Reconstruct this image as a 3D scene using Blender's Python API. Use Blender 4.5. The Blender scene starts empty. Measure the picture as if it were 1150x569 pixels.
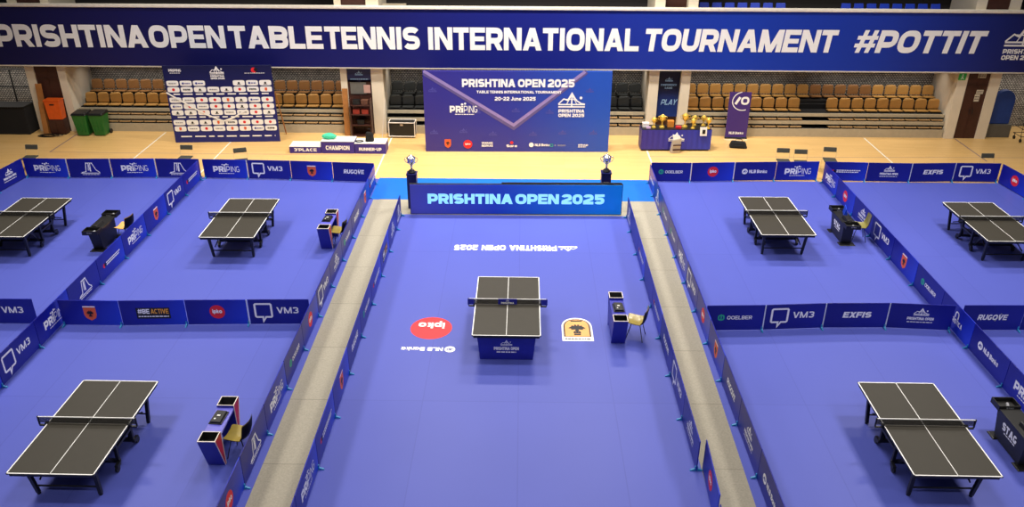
import bpy, math, random
from mathutils import Matrix, Vector
random.seed(7)
S = bpy.context.scene
COL = S.collection
PI = math.pi

# ------------------------------------------------------------------ camera
CAM_H, F_PX = 10.4841, 923.735
pitch, yaw, roll = math.radians(26.5985), math.radians(-0.5972), math.radians(0.2827)
fw = Vector((math.sin(yaw)*math.cos(pitch), math.cos(yaw)*math.cos(pitch), -math.sin(pitch)))
rt = Vector((math.cos(yaw), -math.sin(yaw), 0))
up = rt.cross(fw)
rt, up = math.cos(roll)*rt + math.sin(roll)*up, -math.sin(roll)*rt + math.cos(roll)*up
cam = bpy.data.cameras.new('camera')
cam.sensor_width = 36.0
cam.lens = F_PX / 1150 * 36.0
cam.clip_end = 200
cam_o = bpy.data.objects.new('camera', cam)
COL.objects.link(cam_o)
cam_o.matrix_world = Matrix(((rt.x, up.x, -fw.x, 0), (rt.y, up.y, -fw.y, 0), (rt.z, up.z, -fw.z, CAM_H), (0, 0, 0, 1)))
S.camera = cam_o

# ------------------------------------------------------------------ light
S.view_settings.view_transform = 'Standard'
S.view_settings.look = 'None'
S.view_settings.gamma = 1.0
S.view_settings.exposure = 0.0
S.view_settings.use_curve_mapping = False
W = bpy.data.worlds.new('hall_air')
S.world = W
W.use_nodes = True
W.node_tree.nodes['Background'].inputs['Color'].default_value = (0.80, 0.84, 1.0, 1)
W.node_tree.nodes['Background'].inputs['Strength'].default_value = 0.06
def hall_or_fill_lamp(x, y, power, z=12.6, sx=2.4, sy=0.9, col=(1.0, 0.93, 0.83)):
    l = bpy.data.lights.new('hall_or_fill_lamp', 'AREA')
    l.shape = 'RECTANGLE'; l.size = sx; l.size_y = sy; l.energy = power; l.color = col; l.spread = math.radians(125)
    o = bpy.data.objects.new('hall_or_fill_lamp', l); COL.objects.link(o)
    o.location = (x, y, z)
for y, p, po in ((2.5, 270, 310), (9, 120, 220), (15.5, 205, 410), (22, 330, 520), (27.3, 860, 360)):  # ceiling rows; the nearest one is added to brighten the barrier fronts
    for x, k in ((-12.5, 0), (-3.2, 1), (3.2, 1), (12.5, 0)):
        hall_or_fill_lamp(x, y, p if k else po)

for x, n in ((-14.8, 5), (-9.6, 5), (8.8, 4.2), (14.2, 4.6), (-4.6, 1.2), (4.2, 1.2), (-21, 3), (20.3, 3)):   # unseen fill lights added under the balcony soffit to brighten wall and seats
    hall_or_fill_lamp(x, 32.5, 5.5*n, 2.63, n, .12, (1.0, .95, .88))
# ------------------------------------------------------------------ materials
def lin(c):
    return tuple(((v/255)/12.92 if v/255 <= .04045 else ((v/255+.055)/1.055)**2.4) for v in c) + (1.0,)
MATS = {}
def mat(name, rgb, rough=.5, metal=0.0, var=.08, scale=6.0, spec=.5, emit=None, alpha=1.0):
    if name in MATS: return MATS[name]
    m = bpy.data.materials.new(name); m.use_nodes = True
    nt = m.node_tree; b = nt.nodes['Principled BSDF']
    c = lin(rgb)
    tc = nt.nodes.new('ShaderNodeTexCoord'); nz = nt.nodes.new('ShaderNodeTexNoise')
    nz.inputs['Scale'].default_value = scale; nz.inputs['Detail'].default_value = 4
    nt.links.new(tc.outputs['Object'], nz.inputs['Vector'])
    r = nt.nodes.new('ShaderNodeValToRGB')
    r.color_ramp.elements[0].position = .3; r.color_ramp.elements[1].position = .7
    r.color_ramp.elements[0].color = tuple(v*(1-var) for v in c[:3]) + (1,)
    r.color_ramp.elements[1].color = tuple(min(1, v*(1+var)) for v in c[:3]) + (1,)
    nt.links.new(nz.outputs['Fac'], r.inputs['Fac'])
    nt.links.new(r.outputs['Color'], b.inputs['Base Color'])
    b.inputs['Roughness'].default_value = rough; b.inputs['Metallic'].default_value = metal
    b.inputs['Specular IOR Level'].default_value = spec
    b.inputs['Alpha'].default_value = alpha
    if emit:
        nt.links.new(r.outputs['Color'], b.inputs['Emission Color']); b.inputs['Emission Strength'].default_value = emit
    MATS[name] = m
    return m
def grad_mat(name, stops, axis, a, b_, rough=.45, emit=0, axis2=None, k2=0.0, spec=.4):
    """printed colour gradient along an object axis, from a to b_ metres"""
    m = bpy.data.materials.new(name); m.use_nodes = True
    nt = m.node_tree; bs = nt.nodes['Principled BSDF']
    tc = nt.nodes.new('ShaderNodeTexCoord'); sp = nt.nodes.new('ShaderNodeSeparateXYZ')
    nt.links.new(tc.outputs['Object'], sp.inputs[0])
    src = sp.outputs[axis]
    if axis2 is not None:
        mm = nt.nodes.new('ShaderNodeMath'); mm.operation = 'MULTIPLY_ADD'; mm.inputs[1].default_value = k2
        nt.links.new(sp.outputs[axis2], mm.inputs[0]); nt.links.new(src, mm.inputs[2]); src = mm.outputs[0]
    mr = nt.nodes.new('ShaderNodeMapRange'); mr.inputs['From Min'].default_value = a; mr.inputs['From Max'].default_value = b_
    nt.links.new(src, mr.inputs['Value'])
    r = nt.nodes.new('ShaderNodeValToRGB')
    els = r.color_ramp.elements
    els[0].position, els[0].color = stops[0][0], lin(stops[0][1])
    els[1].position, els[1].color = stops[-1][0], lin(stops[-1][1])
    for p, c in stops[1:-1]:
        e = els.new(p); e.color = lin(c)
    nt.links.new(mr.outputs[0], r.inputs['Fac']); nt.links.new(r.outputs['Color'], bs.inputs['Base Color'])
    bs.inputs['Roughness'].default_value = rough; bs.inputs['Specular IOR Level'].default_value = spec
    if emit:
        nt.links.new(r.outputs['Color'], bs.inputs['Emission Color']); bs.inputs['Emission Strength'].default_value = emit
    MATS[name] = m
    return m
def tile_mat(name, c1, c2, mortar, bw, rh, msize, rough, spec=.5, offset=.5, bump=0.0, rot=0.0, noise=.0, noise_scale=1.0, stretch=None):
    m = bpy.data.materials.new(name); m.use_nodes = True
    nt = m.node_tree; b = nt.nodes['Principled BSDF']
    tc = nt.nodes.new('ShaderNodeTexCoord'); mp = nt.nodes.new('ShaderNodeMapping'); mp.inputs['Rotation'].default_value = (rot if isinstance(rot, tuple) else (0, 0, rot))
    nt.links.new(tc.outputs['Object'], mp.inputs['Vector'])
    br = nt.nodes.new('ShaderNodeTexBrick')
    br.inputs['Scale'].default_value = 1.0; br.inputs['Brick Width'].default_value = bw; br.inputs['Row Height'].default_value = rh
    br.inputs['Mortar Size'].default_value = msize; br.offset = offset
    br.inputs['Mortar Smooth'].default_value = .3
    br.inputs['Color1'].default_value = lin(c1); br.inputs['Color2'].default_value = lin(c2); br.inputs['Mortar'].default_value = lin(mortar)
    nt.links.new(mp.outputs[0], br.inputs['Vector'])
    out = br.outputs['Color']
    if noise:
        nz = nt.nodes.new('ShaderNodeTexNoise'); nz.inputs['Scale'].default_value = noise_scale; nz.inputs['Detail'].default_value = 6
        if stretch:
            m2 = nt.nodes.new('ShaderNodeMapping'); m2.inputs['Scale'].default_value = stretch
            nt.links.new(tc.outputs['Object'], m2.inputs['Vector']); nt.links.new(m2.outputs[0], nz.inputs['Vector'])
        else:
            nt.links.new(tc.outputs['Object'], nz.inputs['Vector'])
        mr = nt.nodes.new('ShaderNodeMapRange'); mr.inputs['From Min'].default_value = .3; mr.inputs['From Max'].default_value = .7
        mr.inputs['To Min'].default_value = 1-noise; mr.inputs['To Max'].default_value = 1+noise
        nt.links.new(nz.outputs['Fac'], mr.inputs['Value'])
        vm = nt.nodes.new('ShaderNodeVectorMath'); vm.operation = 'SCALE'
        nt.links.new(out, vm.inputs[0]); nt.links.new(mr.outputs[0], vm.inputs['Scale']); out = vm.outputs[0]
    nt.links.new(out, b.inputs['Base Color'])
    b.inputs['Roughness'].default_value = rough; b.inputs['Specular IOR Level'].default_value = spec
    if bump:
        bp = nt.nodes.new('ShaderNodeBump'); bp.inputs['Strength'].default_value = bump; bp.inputs['Distance'].default_value = .02
        nt.links.new(br.outputs['Fac'], bp.inputs['Height']); bp.invert = True
        nt.links.new(bp.outputs[0], b.inputs['Normal'])
    MATS[name] = m
    return m

M_WHITE = mat('print_white', (246, 246, 246), .5, var=.02)
M_RED = mat('print_red', (225, 34, 44), .5, var=.03)
M_ORANGE = mat('print_orange', (226, 96, 48), .5, var=.05)
M_BLACK = mat('print_black', (14, 14, 18), .5)
M_GREEN = mat('print_green', (40, 175, 130), .5)
M_AMBER = mat('print_amber', (240, 170, 60), .5)
M_GREY = mat('print_grey', (150, 152, 160), .5)
M_BLUEP = mat('print_blue', (30, 50, 150), .5)
M_TBLK = mat('table_frame_black', (16, 17, 24), .4)
M_TSURF = mat('table_surface', (58, 55, 49), .5, var=.03, spec=.25)
M_TLINE = mat('table_line_white', (244, 244, 244), .45, var=.01)
M_NET = mat('net_mesh', (24, 24, 28), .8, alpha=.62)
M_CYAN = mat('foot_cyan', (34, 128, 182), .4)
M_POLE = mat('pole_white', (205, 214, 225), .35)
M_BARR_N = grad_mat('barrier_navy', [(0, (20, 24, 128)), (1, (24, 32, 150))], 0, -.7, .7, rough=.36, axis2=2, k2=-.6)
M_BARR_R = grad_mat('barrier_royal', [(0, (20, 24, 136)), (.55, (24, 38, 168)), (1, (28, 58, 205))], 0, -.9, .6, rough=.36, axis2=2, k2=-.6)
M_BLACKP = mat('black_plastic', (20, 20, 22), .42)
M_BLACKF = mat('black_fabric', (17, 17, 19), .9)
M_GOLDS = mat('seat_gold', (150, 132, 62), .3, spec=.6)
M_CHROME = mat('chrome', (190, 190, 195), .2, 1.0)
M_STEEL = mat('dark_steel', (52, 54, 60), .4, .6)
M_UBLUE = mat('umpire_blue', (26, 32, 150), .4)
M_URED = mat('umpire_red', (190, 24, 46), .4)
M_RIM = mat('bin_rim', (225, 215, 205), .4)
M_GOLD = mat('trophy_gold', (240, 205, 95), .3, .6)
M_SILVER = mat('trophy_silver', (215, 215, 220), .2, .95)
M_PLASTER = mat('white_plaster', (226, 214, 192), .7, var=.04, scale=2)
M_BROWN = mat('door_brown', (66, 34, 26), .5, var=.12)
M_CONC = mat('stand_beige', (176, 164, 140), .7, var=.06)
M_DARK = mat('stand_dark', (26, 24, 24), .8)
M_SEAT = mat('seat_tan', (196, 146, 76), .45, var=.06)
M_SEAT_SHADED = mat('seat_tan_shaded', (150, 104, 58), .45, var=.08)  # darker copy of the tan seat; balcony shade put into top-row colour
M_SEATF = mat('seat_folded', (176, 142, 98), .5, var=.06)
M_SEATG = mat('seat_grey', (56, 58, 56), .6)
M_SEATU = mat('seat_blue', (30, 70, 210), .4)
M_PURPLE = grad_mat('podium_purple', [(0, (54, 40, 128)), (1, (62, 48, 146))], 0, -1, 1)
M_TAN = mat('plywood_tan', (170, 112, 56), .6, var=.12)
M_DGREEN = mat('bin_green', (34, 110, 44), .45)
M_OCRATE = mat('plastic_orange', (226, 92, 24), .4)

# ------------------------------------------------------------------ mesh builder
class MB:
    def __init__(s): s.v, s.f, s.m = [], [], []
    def add(s, vs, fs, mi=0):
        n = len(s.v); s.v += [tuple(p) for p in vs]; s.f += [tuple(n+i for i in f) for f in fs]; s.m += [mi]*len(fs)
        return s
    def box(s, x0, x1, y0, y1, z0, z1, mi=0):
        vs = [(x, y, z) for z in (z0, z1) for y in (y0, y1) for x in (x0, x1)]
        return s.add(vs, [(0, 2, 3, 1), (4, 5, 7, 6), (0, 1, 5, 4), (2, 6, 7, 3), (0, 4, 6, 2), (1, 3, 7, 5)], mi)
    def hexa(s, bot, top, mi=0):
        return s.add(list(bot)+list(top), [(3, 2, 1, 0), (4, 5, 6, 7), (0, 1, 5, 4), (1, 2, 6, 5), (2, 3, 7, 6), (3, 0, 4, 7)], mi)
    def prism(s, poly, axis, a, b, mi=0):
        """poly in the two other axes (cyclic order), extruded along axis"""
        def P(p, t): return {0: (t, p[0], p[1]), 1: (p[0], t, p[1]), 2: (p[0], p[1], t)}[axis]
        n = len(poly)
        vs = [P(p, a) for p in poly] + [P(p, b) for p in poly]
        fs = [tuple(range(n)), tuple(range(2*n-1, n-1, -1))] + [(i, i+n, (i+1) % n+n, (i+1) % n) for i in range(n)]
        return s.add(vs, fs, mi)
    def tube(s, pts, r, n=8, mi=0, cap=True):
        pts = [Vector(p) for p in pts]; rs = r if isinstance(r, (list, tuple)) else [r]*len(pts)
        vs = []
        for i, p in enumerate(pts):
            d = (pts[min(i+1, len(pts)-1)] - pts[max(i-1, 0)]).normalized()
            a = d.cross(Vector((0, 0, 1)) if abs(d.z) < .9 else Vector((1, 0, 0))).normalized(); b = d.cross(a)
            vs += [p + rs[i]*(math.cos(2*PI*k/n)*a + math.sin(2*PI*k/n)*b) for k in range(n)]
        fs = []
        for i in range(len(pts)-1):
            for k in range(n):
                fs.append((i*n+k, i*n+(k+1) % n, (i+1)*n+(k+1) % n, (i+1)*n+k))
        if cap: fs += [tuple(range(n-1, -1, -1)), tuple(range((len(pts)-1)*n, len(pts)*n))]
        return s.add(vs, fs, mi)
    def lathe(s, prof, n=16, c=(0, 0, 0), mi=0):
        vs = [(c[0]+r*math.cos(2*PI*k/n), c[1]+r*math.sin(2*PI*k/n), c[2]+z) for r, z in prof for k in range(n)]
        fs = [(i*n+k, i*n+(k+1) % n, (i+1)*n+(k+1) % n, (i+1)*n+k) for i in range(len(prof)-1) for k in range(n)]
        fs += [tuple(range(n-1, -1, -1)), tuple(range((len(prof)-1)*n, len(prof)*n))]
        return s.add(vs, fs, mi)
    def build(s, name, mats, parent=None, loc=(0, 0, 0), rz=0.0, smooth=False, bevel=0.0, kind=None):
        me = bpy.data.meshes.new(name)
        me.from_pydata(s.v, [], s.f); me.validate()
        for m in (mats if isinstance(mats, (list, tuple)) else [mats]): me.materials.append(m)
        if len(s.m) == len(me.polygons): me.polygons.foreach_set('material_index', s.m)
        if smooth: me.polygons.foreach_set('use_smooth', [True]*len(me.polygons))
        me.update()
        o = bpy.data.objects.new(name, me); COL.objects.link(o)
        o.location = loc; o.rotation_euler = (0, 0, rz)
        if parent: o.parent = parent
        if bevel:
            bv = o.modifiers.new('edge', 'BEVEL'); bv.width = bevel; bv.segments = 2; bv.limit_method = 'ANGLE'
        if kind: o['kind'] = kind
        return o
def tag(o, label, cat, group=None):
    o['label'] = label; o['category'] = cat
    if group: o['group'] = group
    return o
def thing(name, label, cat, loc=(0, 0, 0), rz=0.0, group=None):
    o = bpy.data.objects.new(name, None); COL.objects.link(o); o.empty_display_size = .2
    o.location = loc; o.rotation_euler = (0, 0, rz)
    return tag(o, label, cat, group)
def copy_thing(o, loc=None, rz=None, label=None, parent=None):
    c = o.copy(); COL.objects.link(c)
    if parent: c.parent = parent
    for ch in list(o.children): copy_thing(ch, parent=c)
    if loc is not None: c.location = loc
    if rz is not None: c.rotation_euler = (0, 0, rz)
    if label: c['label'] = label
    return c
ORD = ['first', 'second', 'third', 'fourth', 'fifth', 'sixth', 'seventh', 'eighth', 'ninth', 'tenth', 'eleventh', 'twelfth', 'thirteenth',
       'fourteenth', 'fifteenth', 'sixteenth', 'seventeenth', 'eighteenth', 'nineteenth', 'twentieth', 'twenty-first', 'twenty-second']

# ------------------------------------------------------------------ lettering: heavy wide grotesque drawn as strokes
def se(cx, cy, rx, ry, a0, a1, n=18, p=2.7):
    out = []
    for i in range(n+1):
        t = math.radians(a0 + (a1-a0)*i/n); c, s_ = math.cos(t), math.sin(t)
        out.append((cx + rx*math.copysign(abs(c)**(2/p), c), cy + ry*math.copysign(abs(s_)**(2/p), s_)))
    return out
def stroke(pts, w, closed=False):
    pts = [p for i, p in enumerate(pts) if i == 0 or abs(p[0]-pts[i-1][0])+abs(p[1]-pts[i-1][1]) > 1e-6]
    n = len(pts); L, R = [], []
    for i in range(n):
        if closed: a, b = pts[i-1], pts[(i+1) % n]
        else: a, b = pts[max(i-1, 0)], pts[min(i+1, n-1)]
        p = pts[i]
        def nrm(u, v):
            dx, dy = v[0]-u[0], v[1]-u[1]; l = math.hypot(dx, dy) or 1e-9
            return (-dy/l, dx/l)
        n1 = nrm(a, p) if a != p else nrm(p, b); n2 = nrm(p, b) if b != p else n1
        mx, my = n1[0]+n2[0], n1[1]+n2[1]; l = math.hypot(mx, my) or 1e-9
        mx, my = mx/l, my/l
        k = w/2/max(.45, mx*n1[0]+my*n1[1])
        L.append((p[0]+mx*k, p[1]+my*k)); R.append((p[0]-mx*k, p[1]-my*k))
    q = []
    for i in range(n if closed else n-1):
        j = (i+1) % n
        q.append([R[i], R[j], L[j], L[i]])
    return q
def rect(x0, y0, x1, y1): return [[(x0, y0), (x1, y0), (x1, y1), (x0, y1)]]
GW = {'I': .30, '1': .42, '.': .3, '-': .5, ' ': .36, 'M': 1.12, 'i': .28, '#': .95, 'N': .92, 'O': .95, 'o': .8, 'p': .76, 'T': .80, 'V': .95, 'A': .98,
      'L': .74, 'E': .78, 'F': .74, 'J': .66, 'a': .72, 'n': .7, 'k': .66, 'u': .7, 'e': .74, "'": .22, '&': .9, 'g': .74, 'r': .5, 's': .66}
def glyph(ch, t):
    w = GW.get(ch, .86); a = t/2; L, R, B, T = a, w-a, a, 1-a; q = []; h = t*1.12
    def bowl(y0, y1, cx=.52):
        c = w*cx; return [(a, y1)] + se(c, (y0+y1)/2, R-c, (y1-y0)/2, 90, -90, 10) + [(a, y0)]
    def diag(x0, y0, x1, y1, hh=None):
        hh = hh or h; return [[(x0, y0), (x0+hh, y0), (x1+hh, y1), (x1, y1)]]
    V = rect(0, 0, t, 1)
    if ch == 'A': q = diag(0, 0, w/2-h/2, 1) + diag(w-h, 0, w/2-h/2, 1) + rect(w*.22, .18, w*.78, .18+t*.8)
    elif ch == 'B': q = V + stroke(bowl(.5, T), t) + stroke(bowl(B, .5), t)
    elif ch == 'C': q = stroke(se(w/2, .5, (R-L)/2, (T-B)/2, 42, 318, 26), t)
    elif ch == 'D': q = V + stroke(bowl(B, T, .45), t)
    elif ch == 'E': q = V + rect(0, 1-t*.9, w, 1) + rect(0, .5-t*.42, w*.94, .5+t*.42) + rect(0, 0, w, t*.9)
    elif ch == 'F': q = V + rect(0, 1-t*.9, w, 1) + rect(0, .5-t*.5, w*.94, .5+t*.36)
    elif ch == 'G': q = stroke(se(w/2, .5, (R-L)/2, (T-B)/2, 42, 352, 28), t) + rect(w*.52, .5-t*.75, w, .5)
    elif ch == 'H': q = V + rect(w-t, 0, w, 1) + rect(0, .5-t*.45, w, .5+t*.45)
    elif ch == 'I': q = rect((w-t)/2, 0, (w+t)/2, 1)
    elif ch == 'J': q = stroke([(R, 1), (R, .4)] + se(w/2, .4, (R-L)/2, .4-B, 0, -170, 12), t)
    elif ch == 'K': q = V + diag(t*.6, .42, w-h, 1) + diag(w-h, 0, t*.9, .62)
    elif ch == 'L': q = V + rect(0, 0, w, t*.9)
    elif ch == 'M': q = V + rect(w-t, 0, w, 1) + diag(w/2-h/2, 0, 0, 1) + diag(w/2-h/2, 0, w-h, 1)
    elif ch == 'N': q = V + rect(w-t, 0, w, 1) + diag(w-h, 0, 0, 1)
    elif ch in 'O0': q = stroke(se(w/2, .5, (R-L)/2, (T-B)/2, 0, 360, 32)[:-1], t, True)
    elif ch == 'P': q = V + stroke(bowl(.36, T), t)
    elif ch == 'R': q = V + stroke(bowl(.42, T), t) + diag(w-h, 0, w*.36, .45)
    elif ch == 'S' or ch == 's':
        k = 1 if ch == 'S' else .74
        q = stroke([(x, y*k) for x, y in se(w/2, (T+.5)/2, (R-L)/2, (T-.5)/2, 25, 268, 16) + se(w/2, (B+.5)/2, (R-L)/2, (.5-B)/2, 88, -155, 16)], t*(1 if k == 1 else .85))
    elif ch == 'T': q = rect((w-t)/2, 0, (w+t)/2, 1) + rect(0, 1-t*.92, w, 1)
    elif ch == 'U': q = stroke([(L, 1), (L, .42)] + se(w/2, .42, (R-L)/2, .42-B, 180, 360, 16) + [(R, .42), (R, 1)], t)
    elif ch == 'V': q = diag(w/2-h/2, 0, 0, 1) + diag(w/2-h/2, 0, w-h, 1)
    elif ch == 'X': q = diag(0, 0, w-h, 1) + diag(w-h, 0, 0, 1)
    elif ch == 'Y': q = rect((w-t)/2, 0, (w+t)/2, .5) + diag(w/2-h/2, .4, 0, 1) + diag(w/2-h/2, .4, w-h, 1)
    elif ch == '1': q = rect(w-t, 0, w, 1) + [[(0, .66), (w-t, .66), (w-t, 1), (w*.3, .86)]]
    elif ch == '2': q = stroke(se(w/2, .5+(T-.5)*.42, (R-L)/2, (T-.5)*.58, 170, -30, 14) + [(L+.02, B+t*.5), (L+.02, B)], t) + rect(0, 0, w, t*.95)
    elif ch == '3': q = stroke(se(w/2, (T+.5)/2, (R-L)/2, (T-.5)/2, 150, -90, 14), t) + stroke(se(w/2, (B+.5)/2, (R-L)/2, (.5-B)/2, 90, -150, 14), t)
    elif ch == '5': q = rect(t*.2, 1-t*.9, w, 1) + rect(t*.2, .45, t*1.15, 1) + stroke([(t*.4, .56)] + se(w/2, .35, (R-L)/2, .35-B, 100, -155, 18), t)
    elif ch == '#': q = diag(w*.12, 0, w*.28, 1, t*.8) + diag(w*.56, 0, w*.72, 1, t*.8) + rect(.03, .58, w, .58+t*.7) + rect(0, .24, w-.03, .24+t*.7)
    elif ch == '-': q = rect(.04, .4, w-.04, .4+t*.85)
    elif ch == '.': q = rect(.03, 0, .03+t, t)
    elif ch == "'": q = rect(.02, .72, .02+t*.7, 1)
    elif ch == '&': q = glyph('8', t) if False else stroke(se(w*.45, .74, w*.22, .2, 0, 360, 16)[:-1], t*.8, True) + stroke(se(w*.42, .3, w*.32, .24, 0, 360, 16)[:-1], t*.8, True)
    else:
        X = .74; s_ = t*.86; b = s_/2
        if ch == 'i': q = rect((w-s_)/2, 0, (w+s_)/2, X-.02) + rect((w-s_)/2, .82, (w+s_)/2, 1)
        elif ch == 'o': q = stroke(se(w/2, X/2, w/2-b, X/2-b, 0, 360, 24)[:-1], s_, True)
        elif ch == 'p': q = rect(0, -.26, s_, X) + stroke(se(w/2, X/2, w/2-b, X/2-b, 0, 360, 22)[:-1], s_, True)
        elif ch == 'g': q = stroke([(w-b, X), (w-b, -.05)] + se(w/2, -.05, w/2-b, .17, 0, -160, 10), s_) + stroke(se(w/2, X/2, w/2-b, X/2-b, 0, 360, 22)[:-1], s_, True)
        elif ch == 'a': q = rect(w-s_, 0, w, X) + stroke(se(w/2, X/2, w/2-b, X/2-b, 0, 360, 22)[:-1], s_, True)
        elif ch == 'e': q = stroke(se(w/2, X/2, w/2-b, X/2-b, 0, 320, 22), s_) + rect(b, X/2-s_*.35, w-b*.4, X/2+s_*.35)
        elif ch == 'n': q = rect(0, 0, s_, X) + stroke([(b, X*.5)] + se(w/2, X*.5, w/2-b, X*.5-b, 180, 0, 12) + [(w-b, 0)], s_)
        elif ch == 'r': q = rect(0, 0, s_, X) + stroke([(b, X*.5)] + se(w*.6, X*.5, w*.6-b, X*.5-b, 180, 70, 8), s_)
        elif ch == 'u': q = rect(w-s_, 0, w, X) + stroke([(b, X)] + se(w/2, X*.5, w/2-b, X*.5-b, 180, 360, 12), s_)
        elif ch == 'k': q = rect(0, 0, s_, 1) + diag(s_*.6, .3, w-h, X, h*.9) + diag(w-h, 0, s_*.9, .48, h*.9)
    return w, q
def text(s_, size, t=.25, gap=.07, shear=0.0, width=None, align='c', word=None):
    x = 0; out = []
    for ch in s_:
        if ch == ' ': x += (word if word is not None else GW[' ']); continue
        w, q = glyph(ch, t)
        out += [[(px + x + shear*py, py) for px, py in pl] for pl in q]
        x += w + gap
    x -= gap
    kx = (width/x) if width else size
    off = {'c': -x/2, 'l': 0, 'r': -x}[align]
    return [[((px+off)*kx, py*size) for px, py in pl] for pl in out]
def mv(polys, dx, dy, k=1.0): return [[(x*k+dx, y*k+dy) for x, y in p] for p in polys]
def disc(cx, cy, rx, ry=None, n=28): ry = ry or rx; return [[(cx+rx*math.cos(2*PI*i/n), cy+ry*math.sin(2*PI*i/n)) for i in range(n)]]
def line(pts, w, closed=False): return stroke(pts, w, closed)
def dashes(x0, x1, y, h, seed=1, on=(.04, .09), off=.015):
    r = random.Random(seed); out = []; x = x0
    while x < x1-.01:
        l = min(r.uniform(*on), x1-x); out += rect(x, y, x+l, y+h); x += l+off
    return out
class Print:
    """flat printed artwork: layers of polygons, each layer 0.6 mm further out"""
    def __init__(s): s.layers = []
    def add(s, polys, m): s.layers.append((polys, m)); return s
    def mesh(s, mapf, step=.0030, lift=.0012, micro=.00004):
        mb = MB(); mats = []
        for k, (polys, m) in enumerate(s.layers):
            if m not in mats: mats.append(m)
            for j, p in enumerate(polys):
                ar = sum(p[i-1][0]*p[i][1]-p[i][0]*p[i-1][1] for i in range(len(p)))
                pp = p if ar > 0 else p[::-1]
                mb.add([mapf(x, y, lift+k*step+(j % 101)*micro) for x, y in pp], [tuple(range(len(pp)))], mats.index(m))
        return mb, mats
    def put(s, name, mapf, parent=None, loc=(0, 0, 0), rz=0.0, **kw):
        mb, mats = s.mesh(mapf, **kw)
        return mb.build(name, mats, parent, loc, rz)
FRONT = lambda y0=0.0: (lambda u, v, d: (u, y0-d, v))      # print on a face looking down -y

def skyline(cx, cy, w, m=None):
    """the event's mark: a peaked bridge over two base lines with a ball"""
    k = w; P = []
    P += line([(cx-.5*k, cy+.10*k), (cx-.30*k, cy+.30*k), (cx-.16*k, cy+.24*k), (cx, cy+.52*k), (cx+.17*k, cy+.24*k), (cx+.36*k, cy+.12*k), (cx+.5*k, cy+.10*k)], .045*k)
    P += line([(cx-.32*k, cy+.29*k), (cx+.2*k, cy+.27*k)], .03*k) + line([(cx, cy), (cx, cy+.5*k)], .05*k)
    P += line([(cx-.2*k, cy+.08*k), (cx-.02*k, cy+.42*k)], .03*k) + line([(cx+.2*k, cy+.08*k), (cx+.02*k, cy+.42*k)], .03*k)
    P += rect(cx-.5*k, cy+.06*k, cx+.5*k, cy+.11*k) + rect(cx-.5*k, cy-.03*k, cx+.5*k, cy+.02*k) + disc(cx+.34*k, cy+.34*k, .055*k, n=14)
    return P
def event_logo(cx, cy, w, two=True):
    P = skyline(cx, cy+.1*w, w)
    if two: P += mv(text('PRISHTINA', .13*w, .26, width=w*.98), cx, cy-.13*w) + mv(text('OPEN 2025', .13*w, .26, width=w*.98), cx, cy-.30*w)
    return P
def bubble(cx, cy, s_, w):
    a, b = .5*s_, .46*s_; c = .06*s_
    return line([(cx-a+c, cy+b), (cx+a-c, cy+b), (cx+a, cy+b-c), (cx+a, cy-b+c), (cx+a-c, cy-b), (cx+.12*s_, cy-b), (cx-.06*s_, cy-b-.3*s_), (cx-.06*s_, cy-b),
                 (cx-a+c, cy-b), (cx-a, cy-b+c), (cx-a, cy+b-c)], w, True)
def shield_poly(cx, cy, w, h):
    return [[(cx-w/2, cy+h*.42), (cx-w*.25, cy+h*.47), (cx, cy+h*.44), (cx+w*.25, cy+h*.47), (cx+w/2, cy+h*.42), (cx+w/2, cy-h*.12), (cx+w*.38, cy-h*.34), (cx, cy-h/2), (cx-w*.38, cy-h*.34), (cx-w/2, cy-h*.12)]]
def crest_figure(cx, cy, s_):
    def q(pts): return [[(cx+x*s_, cy+y*s_) for x, y in pts]]
    P = q([(-.07, .22), (.07, .22), (.06, -.12), (-.06, -.12)])                                  # body
    for k in (-1, 1):
        P += q([(k*.05, .20), (k*.20, .26), (k*.22, .14), (k*.06, .0)]) + q([(k*.18, .22), (k*.34, .06), (k*.20, .0), (k*.05, .06)]) + q([(k*.20, .06), (k*.24, -.06), (k*.06, -.04), (k*.06, .08)])
        P += disc(cx+k*.06*s_, cy+.27*s_, .05*s_, n=10) + q([(k*.05, -.1), (k*.16, -.24), (k*.10, -.26), (k*.0, -.14)])
    P += q([(-.15, -.32), (.15, -.32), (.13, -.24), (-.13, -.24)]) + q([(-.04, -.28), (.04, -.28), (.04, -.1), (-.04, -.1)])
    return P
def bank_mark(cx, cy, r): return line([(cx-.55*r, cy-.3*r), (cx-.1*r, cy+.35*r), (cx-.12*r, cy-.3*r)], .22*r) + line(se(cx+.3*r, cy+.05*r, .26*r, .24*r, 0, 360, 14)[:-1], .16*r, True)

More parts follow.
